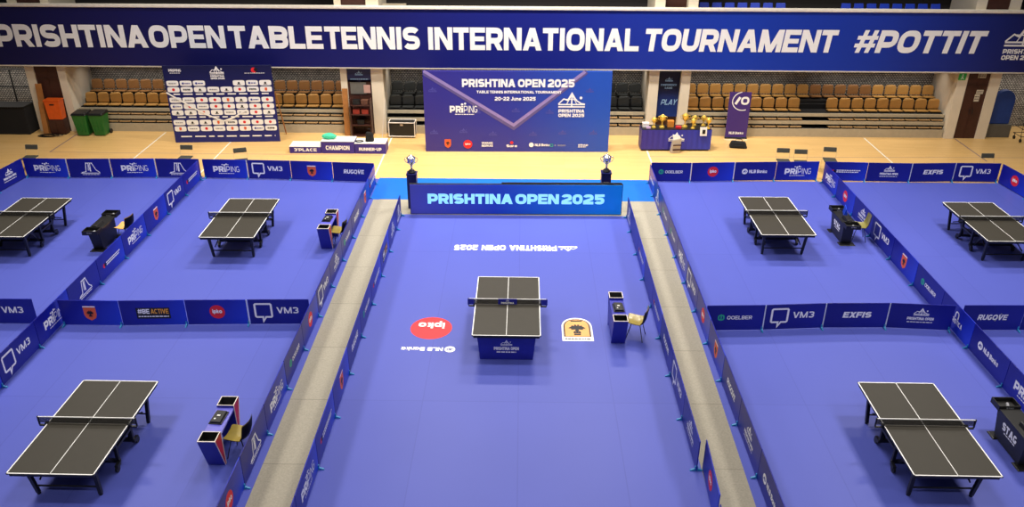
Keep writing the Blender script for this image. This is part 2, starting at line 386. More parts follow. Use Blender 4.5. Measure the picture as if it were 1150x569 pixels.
LOGO_DESC = {}
def logo(kind):
    P = Print()
    if kind == 'priping':
        x = mv(text('PR', .21, .27, gap=.06, width=.37), -.245, .25) + mv(text('i', .2, .34), -.02, .25) + mv(text('PING', .21, .13, gap=.1, width=.46), .26, .25)
        x += disc(-.02, .50, .035, n=14) + disc(.05, .53, .03, n=14) + disc(-.09, .52, .022, n=12) + disc(.11, .515, .018, n=12) + dashes(-.25, .28, .185, .022, 3)
        P.add(x, M_WHITE)
    elif kind == 'vm3':
        P.add(bubble(-.38, .40, .39, .048) + mv(text('VM3', .17, .2, gap=.09, width=.52), .2, .32), M_WHITE)
    elif kind == 'gate':
        x = line([(-.30, .2), (-.15, .23), (-.10, .54), (-.02, .54), (-.0, .24), (.0, .24)], .028) + line([(.02, .24), (.03, .54), (.1, .54), (.2, .3), (.32, .2)], .028)
        x += rect(-.33, .165, .33, .19) + line([(-.06, .27), (-.03, .5)], .02) + dashes(-.28, .3, .115, .022, 5) + line([(-.12, .55), (.12, .55)], .02)
        P.add(x, M_WHITE)
    elif kind == 'shield':
        P.add(shield_poly(0, .36, .30, .42), M_ORANGE).add(line([(-.15, .53), (.15, .53)], .03), M_WHITE).add(crest_figure(0, .345, .26), M_BLACK)
    elif kind == 'ipko':
        P.add(disc(0, .37, .185), M_RED).add(mv(text('ipko', .11, .28, gap=.08, width=.23), 0, .335), M_WHITE)
    elif kind == 'nlb':
        P.add(disc(-.36, .36, .10) + mv(text('NLB Banka', .12, .25, gap=.08, width=.62), .1, .30), M_WHITE).add(bank_mark(-.36, .36, .1), M_BLUEP)
    elif kind == 'goelber':
        P.add(line(se(-.34, .37, .065, .065, 0, 360, 16)[:-1], .035, True) + line([(-.34, .46), (-.34, .30)], .03), M_GREEN)
        P.add(mv(text('OOELBER', .10, .2, gap=.1, width=.6), .1, .32), M_WHITE)
    elif kind == 'exfis':
        P.add(mv(text('EXFIS', .16, .27, gap=.06, shear=.12, width=.68), 0, .30), M_WHITE)
    elif kind == 'rugove':
        P.add(mv(text('RUGOVE', .15, .24, gap=.07, shear=.14, width=.7), 0, .30), M_WHITE).add(line([(.08, .27), (.2, .48)], .03), M_GREY)
    elif kind == 'event':
        P.add(skyline(0, .40, .36) + mv(text('PRISHTINA OPEN', .075, .27, width=.62), 0, .27) + dashes(-.3, .3, .20, .022, 9), M_WHITE)
    elif kind == 'beactive':
        P.add([[(-.4, .2), (.4, .2), (.4, .5), (-.4, .5)]], M_BLACK)
        P.add(mv(text('#BE', .13, .24, width=.28), -.22, .34) + dashes(-.36, .36, .25, .03, 4), M_WHITE).add(mv(text('ACTIVE', .13, .22, width=.42), .16, .34), M_AMBER)
    elif kind == 'ministry':
        P.add(disc(-.42, .36, .06, n=18), M_RED).add(disc(-.36, .37, .05, n=18), M_BLACK)
        P.add(dashes(-.3, .5, .385, .035, 11) + dashes(-.3, .44, .325, .035, 12), M_WHITE)
    elif kind == 'wing':
        P.add(mv(text('TURISTICA', .12, .22, gap=.08, width=.62), .0, .24) + line(se(0, .45, .07, .09, -40, 220, 16), .035) + rect(-.09, .38, -.05, .43) + rect(.05, .38, .09, .43), M_WHITE)
    return P
LOGO_DESC = {'priping': 'white bold-and-thin wordmark', 'vm3': 'white speech-bubble logo', 'gate': 'white twin-tower outline logo', 'shield': 'orange shield crest', 'ipko': 'red disc logo',
             'nlb': 'white disc and bank wordmark', 'goelber': 'green ring and white wordmark', 'exfis': 'white slanted block word', 'rugove': 'white italic wordmark', 'event': 'white event skyline logo',
             'beactive': 'black plate and amber word', 'ministry': 'two thin lines of text', 'wing': 'white headphone-shaped mark', None: 'no visible print'}

# ================================================================== SETTING
wood = tile_mat('sports_parquet', (230, 188, 122), (222, 179, 112), (202, 159, 98), 1.6, .09, .004, .34, spec=.5, noise=.05, noise_scale=.6)
mat_blue = tile_mat('court_vinyl_blue', (78, 88, 178), (76, 86, 175), (72, 81, 168), 2.0, 7.0, .012, .46, spec=.35, offset=0, noise=.03, noise_scale=.35)
carpet = tile_mat('walkway_carpet', (156, 151, 138), (152, 147, 134), (134, 129, 118), 80.0, 2.0, .012, .95, spec=.1, offset=0, noise=.10, noise_scale=28)
stripmat = mat('strip_blue', (4, 100, 196), .5, var=.03)
MB().box(-32, 32, -1, 38, -.2, 0).build('floor', wood, kind='structure')
def ground(name, x0, x1, y0, y1, z, m): MB().box(x0, x1, y0, y1, 0, z).build(name, m, kind='structure')
ground('floor_mat_left', -18.2, -4.6, 3.5, 26.62, .006, mat_blue)
ground('floor_mat_centre', -3.86, 3.44, 3.5, 23.6, .006, mat_blue)
ground('floor_mat_right', 4.0, 18.2, 3.5, 26.7, .006, mat_blue)
def walkway(name, a, b, c, d, y0, y1, z):
    MB().prism([(a, y0), (b, y0), (d, y1), (c, y1)], 2, 0, z).build(name, carpet, kind='structure')
walkway('floor_walkway_left', -4.78, -3.86, -4.80, -3.86, 3.5, 24.76, .008)
walkway('floor_walkway_right', 3.44, 4.12, 3.44, 4.39, 3.5, 24.82, .008)
ground('floor_mat_strip', -4.9, 4.38, 24.8, 26.7, .009, stripmat)
ground('floor_walkway_end', -3.86, 3.44, 23.6, 24.8, .004, carpet)
m_line = mat('court_line_white', (246, 240, 222), .4)
m_pline = mat('court_line_grey', (150, 120, 118), .4)
def fline(name, a, b, w, m):
    d = Vector((b[0]-a[0], b[1]-a[1], 0)); n = Vector((-d.y, d.x, 0)).normalized()*w/2
    MB().add([(a[0]-n.x, a[1]-n.y, .0015), (b[0]-n.x, b[1]-n.y, .0015), (b[0]+n.x, b[1]+n.y, .0015), (a[0]+n.x, a[1]+n.y, .0015)], [(0, 1, 2, 3)]).build(name, m, kind='structure')
for x in (-14.23, -11.27, 13.65, 4.8, -5.1): fline('floor_line', (x, 26.9), (x, 31.5), .05, m_line)
fline('floor_line', (-17.65, 29.05), (-17.65, 31.4), .06, m_pline); fline('floor_line', (17.22, 28.9), (17.25, 31.5), .06, m_pline)
fline('floor_line', (-17.65, 29.05), (-5.2, 29.0), .03, m_pline); fline('floor_line', (4.8, 29.1), (20, 29.35), .03, m_pline)

# walls of the bays, door blocks, balcony
stone = tile_mat('stone_mosaic', (214, 208, 196), (176, 170, 160), (96, 92, 88), .11, .07, .02, .85, offset=.5, bump=.5, rot=(PI/2, 0, 0), noise=.25, noise_scale=6)
MB().box(-30, 30, 33.42, 33.6, 0, 2.7).build('wall_back', stone, kind='structure')
YF = 31.5
def block(n, x0, xa, xb, x1, depth=.75):
    """white pier pair with a recessed dark doorway"""
    MB().box(x0, xa, YF, 33.41, 0, 7.5).build('wall_pier_%d_left' % n, M_PLASTER, kind='structure')
    MB().box(xb, x1, YF, 33.41, 0, 7.5).build('wall_pier_%d_right' % n, M_PLASTER, kind='structure')
    d = thing('door_%d' % n, '', '', (0, 0, 0)); del d['label']; del d['category']; d['kind'] = 'structure'
    MB().box(xa+.002, xb-.002, YF+depth, YF+depth+.05, 0, 7.5).build('door_panel', M_BROWN, d)
    c = (xa+xb)/2
    MB().box(c-.012, c+.012, YF+depth-.015, YF+depth, 0, 2.6).box(xa+.03, c-.03, YF+depth-.02, YF+depth, 2.1, 2.16).box(c+.03, xb-.03, YF+depth-.02, YF+depth, 2.1, 2.16).build('door_frame', M_BROWN, d)
    MB().tube([(c-.06, YF+depth-.05, 1.0), (c-.06, YF+depth-.05, 1.25)], .012).tube([(c+.06, YF+depth-.05, 1.0), (c+.06, YF+depth-.05, 1.25)], .012).build('door_handle', M_STEEL, d)
block(1, -19.28, -18.95, -18.03, -17.72, .06)
block(2, -7.02, -6.77, -5.83, -5.36, .06)
block(3, 4.94, 5.32, 6.18, 6.54, .35)
block(4, 16.8, 17.18, 18.04, 18.44, .06)
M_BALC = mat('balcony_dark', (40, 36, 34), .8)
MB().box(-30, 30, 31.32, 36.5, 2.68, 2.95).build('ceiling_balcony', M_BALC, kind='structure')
MB().box(-30, 30, 31.32, 31.48, 2.95, 4.93).build('wall_balcony_front', M_CONC, kind='structure')
M_COPE = mat('coping_white', (240, 232, 216), .5)
MB().box(-30, 30, 31.2, 31.5, 4.93, 5.0).build('trim_1', M_COPE, kind='structure')
MB().box(-30, 30, 31.27, 31.33, 2.672, 2.69).build('trim_2', M_COPE, kind='structure')
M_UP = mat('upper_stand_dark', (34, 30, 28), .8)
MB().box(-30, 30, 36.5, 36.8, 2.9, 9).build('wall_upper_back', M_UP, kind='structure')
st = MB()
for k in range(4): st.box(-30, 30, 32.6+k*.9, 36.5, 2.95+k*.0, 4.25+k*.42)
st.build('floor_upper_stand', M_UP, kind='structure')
MB().box(-1.4, 4.9, 32.0, 32.2, 2.95, 4.86).box(-5.3, -4.4, 32.0, 32.2, 2.95, 4.95).build('wall_upper_ledge', M_CONC, kind='structure')
# end walls of the far bays
MB().box(-30, -19.3, 33.2, 33.4, 0, 2.7).build('wall_left_bay', stone, kind='structure')
MB().box(18.5, 30, 33.2, 33.4, 0, 2.7).build('wall_right_bay', stone, kind='structure')

# ---- hanging title banner on the balcony front
BY = 31.27
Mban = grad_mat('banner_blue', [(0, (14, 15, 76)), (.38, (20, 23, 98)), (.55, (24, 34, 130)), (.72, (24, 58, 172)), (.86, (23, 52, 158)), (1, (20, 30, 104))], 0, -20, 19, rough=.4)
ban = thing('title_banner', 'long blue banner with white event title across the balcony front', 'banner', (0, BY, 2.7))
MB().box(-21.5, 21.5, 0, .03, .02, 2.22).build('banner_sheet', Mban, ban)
MB().box(-21.5, 21.5, -.012, 0, .0, .022).box(-21.5, 21.5, -.012, 0, 2.2, 2.24).build('hem', M_COPE, ban)
P = Print(); lt = []
for wd, a, b, sh in (('PRISHTINA', -19.93, -14.15, 0), ('OPEN', -14.08, -11.20, 0), ('TABLE', -11.05, -7.50, 0), ('TENNIS', -7.42, -3.84, 0),
                 ('INTERNATIONAL', -3.54, 4.41, 0), ('TOURNAMENT', 4.58, 11.76, .1), ('#POTTIT', 12.45, 17.25, .16)):
    hh = .84
    Print().add(mv(text(wd, hh, .25, gap=.055, shear=sh, width=b-a), (a+b)/2, .72), M_WHITE).put('lettering', FRONT(0), ban, micro=.00016)
P.add(event_logo(18.75, .90, 1.36), M_WHITE)
P.put('printed_logo', FRONT(0), ban)

# ================================================================== bleachers
def stand(n, x0, x1, where, cuts=()):
    """folded telescopic seating: three closed rows, upright seats on the fourth and fifth"""
    o = thing('folded_bleacher', 'folded beige bleacher rows with tan seats %s' % where, 'bleacher', ((x0+x1)/2, 0, 0))
    w = (x1-x0)/2
    f = MB()
    f.box(-w, w, 31.58, 31.64, 0, .33).build('base_panel', M_CONC, o)
    for i, (z0, z1) in enumerate(((.49, .63), (.775, .90))):
        MB().box(-w, w, 31.68+.1*i, 31.72+.1*i, z0, z1).build('row_fascia', M_CONC, o)
    MB().box(-w, w, 32.0, 33.40, 0, .9).box(-w, w, 32.55, 33.40, .9, 1.22).box(-w, w, 31.66, 32.0, 0, .33).box(-w, w, 31.72, 32.0, .49, .60).box(-w, w, 31.82, 32.0, .775, .88).build('seating_deck', M_DARK, o)
    MB().box(-w, w, 32.42, 32.5, .9, 1.1).build('step_riser', M_DARK, o)
    return o
SEATP = {}
def seat_proto(kind, m):
    key = (kind, m.name)
    if key in SEATP: return None
    return key
def seat(kind, m, x, y, z, label, cat='seat', group=None):
    key = (kind, m.name)
    if key in SEATP:
        return copy_thing(SEATP[key], (x, y, z), 0, label)
    o = thing('stadium_seat', label, cat, (x, y, z), 0, group)
    if kind == 'folded':
        pn = MB(); pn.hexa([(-.22, -.07, .025), (.22, -.07, .025), (.225, .25, .0), (-.225, .25, .0)], [(-.22, -.07, .068), (.22, -.07, .068), (.225, .25, .05), (-.225, .25, .05)])
        pn.build('seat_pan', m, o, bevel=.012)
        MB().box(-.2, .2, .0, .24, .075, .105).build('folded_backrest', M_DARK, o, bevel=.01)
    else:
        pn = MB(); pn.hexa([(-.21, -.34, .0), (.21, -.34, .0), (.215, -.05, -.02), (-.215, -.05, -.02)], [(-.21, -.34, .045), (.21, -.34, .045), (.215, -.05, .03), (-.215, -.05, .03)])
        pn.build('seat_pan', m, o, bevel=.012)
        bk = MB(); g = []
        prof = [(-.215, .06), (-.225, .2), (-.22, .36), (-.19, .42), (-.12, .44), (.12, .44), (.19, .42), (.22, .36), (.225, .2), (.215, .06)]
        n = len(prof)
        fr = [(x_, .0+.10*z_+.05*(x_/.22)**2*-1, z_) for x_, z_ in prof]; bb = [(x_, y_+.03, z_) for x_, y_, z_ in fr]
        bk.add(fr+bb, [tuple(range(n-1, -1, -1)), tuple(range(n, 2*n))] + [(i, (i+1) % n, (i+1) % n+n, i+n) for i in range(n)])
        bk.build('backrest', m, o, bevel=.008)
        MB().tube([(-.235, -.02, -.03), (-.235, .05, .3)], .012, 6).build('bracket', M_DARK, o)
    SEATP[key] = o
    return o
def fill(n, x0, x1, side, m4, m5, skip):
    rows = [(0, 'folded', 31.66, .36, M_SEATF), (1, 'folded', 31.735, .65, M_SEATF), (3, 'upright', 32.30, .94, m4), (4, 'upright', 33.0, 1.30, m5)]
    names = ['lowest', 'second', '', 'third', 'top']
    N = int(round((x1-x0)/.508)); pt = (x1-x0)/N
    mid = (x0+x1)/2
    for r, kind, y, z, m in rows:
        count = {}
        for k in range(N):
            x = x0+pt*(k+.5)
            if skip(x, r): continue
            w = side if n == 3 else ('left of ' if x < mid else 'right of ') + side
            c = count[w] = count.get(w, -1) + 1
            mm = M_SEAT_SHADED if n == 3 and r == 4 and 11.9 < x < 14.1 else m
            word = 'folded tan' if kind == 'folded' else {'seat_tan': 'upright tan', 'seat_grey': 'upright dark grey', 'seat_tan_shaded': 'upright shaded tan'}[mm.name]
            seat(kind, mm, x, y, z, '%s seat, %s from left in %s row %s' % (word, ORD[c], names[r], w), 'seat', 'bleacher seats ' + side)
stand(1, -17.68, -7.06, 'behind the sponsor wall')
fill(1, -17.6, -7.1, 'the sponsor wall', M_SEAT, M_SEAT_SHADED, lambda x, r: -13.45 < x < -10.15)
stand(2, -5.32, 4.9, 'behind the tall event backdrop')
fill(2, -5.3, 4.88, 'the event backdrop', M_SEATG, M_SEATG, lambda x, r: -3.7 < x < 3.5 or (x < -4 and r < 2))
stand(3, 6.58, 16.76, 'behind the trophy table')
fill(3, 6.62, 16.74, 'behind the purple roll-up banner', M_SEAT, M_SEAT, lambda x, r: (11.0 < x < 12.3 and r < 4) or (11.5 < x < 11.85))
# upper tier blue seats peeping over the coping
cnt = 0
for a, b in ((7.15, 10.4), (12.7, 16.5)):
    x = a
    while x < b:
        lb = 'blue upper-tier seat, %s from left above the title banner' % ORD[cnt]
        if cnt == 0:
            o = thing('upper_tier_seat', lb, 'seat', (x, 33.1, 4.25), 0, 'blue seats above the title banner'); UT = o
            MB().hexa([(-.2, -.2, .34), (.2, -.2, .34), (.21, .2, .32), (-.21, .2, .32)], [(-.2, -.2, .40), (.2, -.2, .40), (.21, .2, .37), (-.21, .2, .37)]).build('seat_pan', M_SEATU, o, bevel=.02)
            MB().hexa([(-.2, .18, .38), (.2, .18, .38), (.2, .22, .38), (-.2, .22, .38)], [(-.18, .26, .62), (.18, .26, .62), (.18, .29, .62), (-.18, .29, .62)]).build('backrest', M_SEATU, o, bevel=.015)
            MB().box(-.03, .03, -.03, .03, 0, .34).build('post', M_STEEL, o)
        else: copy_thing(UT, (x, 33.1, 4.25), 0, lb)
        cnt += 1; x += .5

# ================================================================== barriers
LOGO_MESH = {}
B_H = .70
GRADK = {'priping', 'shield', 'ipko', 'beactive', 'ministry', 'wing'}
def barrier(p, q, kind, label, group, foot_end=False, pole=False, feet=None):
    p, q = Vector((p[0], p[1], 0)), Vector((q[0], q[1], 0)); d = q-p; L = d.length-.014; rz = math.atan2(d.y, d.x)
    c = (p+q)/2
    o = thing('court_barrier', label, 'barrier', (c.x, c.y, .006), rz, group)
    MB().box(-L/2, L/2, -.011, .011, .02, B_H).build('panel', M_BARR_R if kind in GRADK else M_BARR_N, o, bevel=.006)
    key = kind
    if kind:
        if key not in LOGO_MESH:
            LOGO_MESH[key] = logo(kind).put('printed_logo', FRONT(-.011), o)
        else:
            l = LOGO_MESH[key].copy(); COL.objects.link(l); l.parent = o
    for sx in (feet or ((-1, 1) if foot_end else (1,))):
        x = sx*(L/2-.03)
        MB().prism([(-.12, 0), (.12, 0), (.11, .02), (.03, .05), (.028, .11), (-.028, .11), (-.03, .05), (-.11, .02)], 0, x-.016, x+.016).build('foot', M_CYAN, o)
    if pole:
        MB().box(L/2-.022, L/2+.004, -.016, -.0115, .02, B_H).build('edge_strip', M_POLE, o)
    return o
def run(pts, kinds, line_label, group, order=None, poles=()):
    """pts go in reading direction; order names count from the far end / left end"""
    n = len(kinds)
    for i, k in enumerate(kinds):
        idx = i if order == 'fwd' else n-1-i
        lab = 'blue barrier with %s, %s %s' % (LOGO_DESC[k], ORD[idx], line_label)
        barrier(pts[i], pts[i+1], k, lab, group, foot_end=(i == 0), pole=i in poles)
G = 'blue advertising barriers around the courts'
# back rows, read left to right
run([(-17.09, 26.47), (-15.57, 26.44), (-14.1, 26.49), (-12.56, 26.54), (-11.04, 26.53)], ['priping', 'gate', 'priping', 'gate'], 'along back of far-left court', G, 'fwd', (0, 1, 2))
run([(-10.93, 26.52), (-9.38, 26.49), (-7.88, 26.44), (-6.42, 26.35), (-4.97, 26.26)], ['priping', 'vm3', 'shield', 'rugove'], 'along back of inner left court', G, 'fwd', (0,))
run([(4.47, 26.56), (5.86, 26.57), (7.36, 26.67), (8.80, 26.74), (10.28, 26.81)], ['goelber', 'ipko', 'nlb', 'priping'], 'along back of inner right court', G, 'fwd', (0, 1))
run([(10.46, 26.80), (11.93, 26.74), (13.43, 26.70), (14.95, 26.78), (16.47, 26.77)], ['ministry', 'event', 'exfis', 'vm3'], 'along back of far-right court', G, 'fwd', (1, 2))
# cross rows
run([(-10.98, 16.83), (-9.53, 16.83), (-7.98, 16.90), (-6.49, 16.95), (-5.02, 16.99)], ['shield', 'beactive', 'ipko', 'vm3'], 'from left across the left courts', G, 'fwd', (2,))
run([(4.44, 16.88), (5.86, 16.94), (7.33, 17.06), (8.86, 17.1), (10.36, 17.0)], ['goelber', 'vm3', 'exfis', 'event'], 'from left across the right courts', G, 'fwd', (0, 1, 2))
run([(-14.56, 16.85), (-13.07, 16.86), (-11.6, 16.87)], [None, 'vm3'], 'beyond the left courts divider', G, 'fwd')
run([(10.56, 17.02), (12.04, 17.05), (13.54, 17.08)], ['rugove', None], 'beyond the right courts divider', G, 'fwd')
# long dividers; +x-facing faces read away from the camera, -x-facing ones towards it
def col(x, ys): return [(x, y) for y in ys]
y1 = [12.8, 14.34, 15.86, 17.36, 18.9, 20.4, 21.9, 23.44, 24.97, 26.36]
run(col(-11.03, y1), ['shield', 'vm3', 'priping', 'gate', 'ministry', 'priping', 'shield', 'vm3', 'ministry'], 'from back between the left courts', G)
y2 = [8.4, 9.9, 11.37, 12.87, 14.37, 15.88, 17.37, 18.88, 20.38, 21.86, 23.37, 24.86, 26.1]
run(col(-4.94, y2), ['vm3', 'ipko', 'gate', 'priping', 'goelber', 'ipko', 'vm3', 'event', 'goelber', 'rugove', 'shield', 'ministry'], 'from back, outer side of left walkway', G)
y3 = [8.9, 10.4, 11.9, 13.43, 14.95, 16.45, 17.98, 19.48, 20.97, 22.46, 23.5]
run(col(-3.72, y3), ['vm3', 'priping', 'ministry', 'shield', 'rugove', 'goelber', 'ministry', 'beactive', 'event', 'gate'], 'from back, left of centre court', G)
y4 = [26.4, 25.18, 23.68, 22.18, 20.7, 19.2, 17.72, 16.25, 14.77, 13.26, 11.73, 10.25, 8.75]
run(col(4.41, y4), ['ministry', 'gate', 'goelber', 'goelber', 'priping', 'vm3', 'ipko', 'shield', 'rugove', 'event', 'nlb', 'vm3'], 'from back, outer side of right walkway', G, 'fwd')
y5 = [23.5, 22.36, 20.86, 19.37, 17.92, 16.46, 14.94, 13.42, 11.92]
run(col(3.33, y5), ['gate', None, 'ministry', None, 'ministry', 'rugove', 'vm3', 'event'], 'from back, right of centre court', G, 'fwd')
barrier((3.46, 12.0), (3.40, 10.56), 'ipko', 'blue barrier with red disc logo stepping out at near end of centre court', G)
barrier((3.36, 10.36), (3.36, 8.9), 'gate', 'blue barrier beyond the red disc one beside centre court, cut by frame', G, True)
y6 = [26.62, 25.27, 23.75, 22.23, 20.72, 19.2, 17.7, 16.19, 14.67, 13.15, 11.65]
run(col(10.42, y6), ['priping', 'ipko', 'event', 'vm3', 'shield', 'goelber', 'wing', 'nlb', 'priping', 'vm3'], 'from back between the right courts', G, 'fwd')
# outer corners
barrier((-17.28, 24.98), (-17.12, 26.44), 'event', 'blue barrier with white skyline logo at outer left corner, facing in', G, feet=(-1,))
barrier((16.50, 26.72), (16.70, 25.25), 'ipko', 'blue barrier with red disc logo at outer right corner, facing in', G, feet=(1,))

# ================================================================== tennis tables
TX, TY, TZ = .7625, 1.37, .76
def table(x, y, rz, label, show=False):
    o = thing('table_tennis_table', label, 'table', (x, y, .006), rz, 'table tennis tables on the courts')
    tp = MB(); tp.box(-TX, TX, -TY, TY, TZ-.025, TZ, 0)
    tp.build('tabletop', M_TSURF, o, bevel=.004)
    ln = MB(); z0, z1 = TZ, TZ+.0015
    lw = .021
    for b in ((-TX, TX, -TY, -TY+lw), (-TX, TX, TY-lw, TY), (-TX, -TX+lw, -TY, TY), (TX-lw, TX, -TY, TY), (-.006, .006, -TY, TY)):
        ln.box(*b, z0, z1)
    ln.build('line_marking', M_TLINE, o)
    ap = MB(); e = .03
    for a in ((-TX+e, TX-e, -TY+e, -TY+e+.03), (-TX+e, TX-e, TY-e-.03, TY-e), (-TX+e, -TX+e+.03, -TY+e, TY-e), (TX-e-.03, TX-e, -TY+e, TY-e), (-TX+e, TX-e, -.04, .04)): ap.box(*a, TZ-.085, TZ-.025)
    ap.build('apron', M_TBLK, o)
    if not show:
        for sx in (-1, 1):
            for sy in (-1, 1):
                l = MB(); l.hexa([(sx*.56-.032, sy*1.02-.032, .03), (sx*.56+.032, sy*1.02-.032, .03), (sx*.56+.032, sy*1.02+.032, .03), (sx*.56-.032, sy*1.02+.032, .03)],
                                 [(sx*.60-.034, sy*1.10-.034, .68), (sx*.60+.034, sy*1.10-.034, .68), (sx*.60+.034, sy*1.10+.034, .68), (sx*.60-.034, sy*1.10+.034, .68)])
                lo = l.build('leg', M_TBLK, o, bevel=.006)
                MB().lathe([(.034, 0), (.036, .01), (.03, .035)], 12, (sx*.56, sy*1.02, 0)).build('levelling_foot', M_TBLK, lo)
        for sy in (-1, 1):
            MB().tube([(-.57, sy*1.04, .2), (.57, sy*1.04, .2)], .018).build('crossbar', M_TBLK, o)
            MB().tube([(-.5, sy*.98, .28), (-.42, sy*.3, .62)], .016).tube([(.5, sy*.98, .28), (.42, sy*.3, .62)], .016).build('strut', M_TBLK, o)
        uc = MB()
        for sy in (-1, 1):
            uc.box(-.62, .62, sy*.30-.03, sy*.30+.03, .12, .19)
            for sx in (-1, 1): uc.box(sx*.58-.03, sx*.58+.03, sy*.30-.03, sy*.30+.03, .15, .68)
        for sx in (-1, 1): uc.box(sx*.58-.028, sx*.58+.028, -.30, .30, .40, .46)
        uc.box(-.60, .60, -.33, .33, .62, .675)
        for sx in (-1, 1): uc.prism([(.30, .16), (.36, .16), (.80, .66), (.66, .66)], 0, sx*.5-.02, sx*.5+.02).prism([(-.30, .16), (-.36, .16), (-.80, .66), (-.66, .66)][::-1], 0, sx*.5-.02, sx*.5+.02)
        uc.build('undercarriage', M_TBLK, o, bevel=.006)
        for sx in (-1, 1):
            for sy in (-1, 1):
                w = MB(); w.tube([(sx*.60-.02, sy*.42, .065), (sx*.60+.02, sy*.42, .065)], .065, 16)
                w.build('wheel', M_BLACKP, o)
                MB().hexa([(sx*.6-.03, sy*.30-.02, .1), (sx*.6+.03, sy*.30-.02, .1), (sx*.6+.03, sy*.45, .06), (sx*.6-.03, sy*.45, .06)], [(sx*.6-.03, sy*.30-.02, .17), (sx*.6+.03, sy*.30-.02, .17), (sx*.6+.03, sy*.45, .15), (sx*.6-.03, sy*.45, .15)]).build('wheel_fork', M_TBLK, o)
    else:
        for sy in (-1, 1):
            sk = MB(); sk.hexa([(-.60, sy*1.12-.05, .0), (.60, sy*1.12-.05, .0), (.60, sy*1.12+.05, .0), (-.60, sy*1.12+.05, .0)], [(-.66, sy*1.16-.05, .68), (.66, sy*1.16-.05, .68), (.66, sy*1.16+.05, .68), (-.66, sy*1.16+.05, .68)])
            s_ = sk.build('base_skirt', M_UBLUE, o, bevel=.01)
            if sy < 0:
                pr = Print().add(skyline(0, .40, .26) + mv(text('PRISHTINA OPEN', .085, .27, width=.56), 0, .27) + dashes(-.22, .22, .2, .03, 2), M_WHITE)
                pr.put('printed_logo', lambda u, v, d: (u, -1.17-.04*v/.68-.003-d, v), s_)
        MB().box(-.12, .12, -1.08, 1.08, .5, .66).build('centre_beam', M_TBLK, o, bevel=.01)
    # net
    hw = TX+.1525
    n = thing_child('net', o)
    MB().box(-hw, hw, -.004, .004, TZ+.012, TZ+.14).build('net_mesh', M_NET, o)
    MB().box(-hw, hw, -.007, .007, TZ+.138, TZ+.1535).build('net_tape', M_TLINE, o)
    for sx in (-1, 1):
        c = MB(); c.box(sx*hw-.012, sx*hw+.012, -.014, .014, TZ-.03, TZ+.157).box(min(sx*hw, sx*(TX-.06)), max(sx*hw, sx*(TX-.06)), -.02, .02, TZ-.06, TZ-.03).box(min(sx*(TX-.02), sx*(TX+.04)), max(sx*(TX-.02), sx*(TX+.04)), -.03, .03, TZ-.035, TZ+.018)
        c.build('net_post', M_TBLK, o, bevel=.003)
        if show: MB().box(min(sx*(hw-.13), sx*(hw+.02)), max(sx*(hw-.13), sx*(hw+.02)), -.02, -.006, TZ+.0, TZ+.155).build('net_side_cover', M_UBLUE, o, bevel=.004)
    if show:
        pl = MB().box(-.22, .22, -.022, -.008, TZ+.012, TZ+.16).build('net_sign', M_UBLUE, o, bevel=.003)
        Print().add(mv(text('PRISHTINA', .045, .28, width=.30), 0, TZ+.03) + skyline(0, TZ+.098, .08), M_WHITE).put('printed_logo', FRONT(-.022), pl)
    return o
def thing_child(name, parent): return None
R = math.radians
table(-.273, 16.735, R(-.2), 'centre court tennis table with blue base panel and net sign', True)
table(-8.001, 12.169, R(-.5), 'dark tennis table on the near left court, beside the cross barriers')
table(-8.048, 21.586, R(.4), 'dark tennis table on the inner left court near the back row')
table(-14.327, 21.494, R(.1), 'dark tennis table on the far-left court, cut by the frame')
table(7.461, 22.079, R(.25), 'dark tennis table on the inner right court near the back row')
table(13.57, 21.80, R(.35), 'dark tennis table on the far-right court, cut by the frame')
table(7.593, 12.394, R(-.4), 'dark tennis table on the near right court, beside the cross barriers')

# ================================================================== umpire tables and chairs
def umpire_bin_table(x, y, label, side, loose=False):
    o = thing('umpire_table', label, 'umpire table', (x, y, .006), 0)
    MB().box(-.165, .165, -.40, .40, .66, .70).build('desktop', mat('desktop_lilac', (92, 92, 196), .3) if side is M_URED else M_UBLUE, o, bevel=.004)
    MB().box(-.165, -.140, -.40, .40, .10, .66).build('front_panel', M_UBLUE, o, bevel=.004)
    for s_ in (-1, 1):
        yo, yi = s_*.685, s_*.39; z1 = .75; t = .016
        b = MB()
        # wedge: vertical inner face, outer face sloping in to a narrow foot
        fo = s_*.43
        def ring(o_, i_, x_, z): return [(-x_, o_, z), (x_, o_, z), (x_, i_, z), (-x_, i_, z)]
        A = ring(fo, yi, .165, 0); T = ring(yo, yi, .165, z1)
        T2 = ring(yo-s_*t, yi+s_*t, .165-t, z1); D = ring(yo-s_*.07, yi+s_*t, .165-t, z1-.16)
        vs = A+T+T2+D
        fs = [(0, 1, 5, 4), (2, 3, 7, 6), (3, 0, 4, 7), (1, 2, 6, 5), (3, 2, 1, 0)]
        b.add(vs, fs, 0)
        n = 4
        for k, mi in zip(range(4), (0, 1, 0, 1)): pass
        b.m[0] = 0; b.m[1] = 0; b.m[2] = 1; b.m[3] = 1
        wo = b.build('storage_bin', [M_UBLUE, side], o)
        r = MB(); r.add(T+T2, [(0, 1, 5, 4), (1, 2, 6, 5), (2, 3, 7, 6), (3, 0, 4, 7)])
        rr = r.build('bin_rim', M_RIM, wo)
        sf = rr.modifiers.new('thick', 'SOLIDIFY'); sf.thickness = .012; sf.offset = 0
        iv = MB(); iv.add(T2+D, [(0, 1, 5, 4), (1, 2, 6, 5), (2, 3, 7, 6), (3, 0, 4, 7), (4, 5, 6, 7)])
        iv.build('bin_lining', M_BLACKP, wo)
        # pale edging down the triangular ends
        if side is M_URED:
            ed = MB(); ed.tube([(.166, yo, z1), (.166, fo, .01)], .008, 6).tube([(.166, yi, z1), (.166, yi, .01)], .008, 6)
            ed.build('edging', M_RIM, wo)
    return o
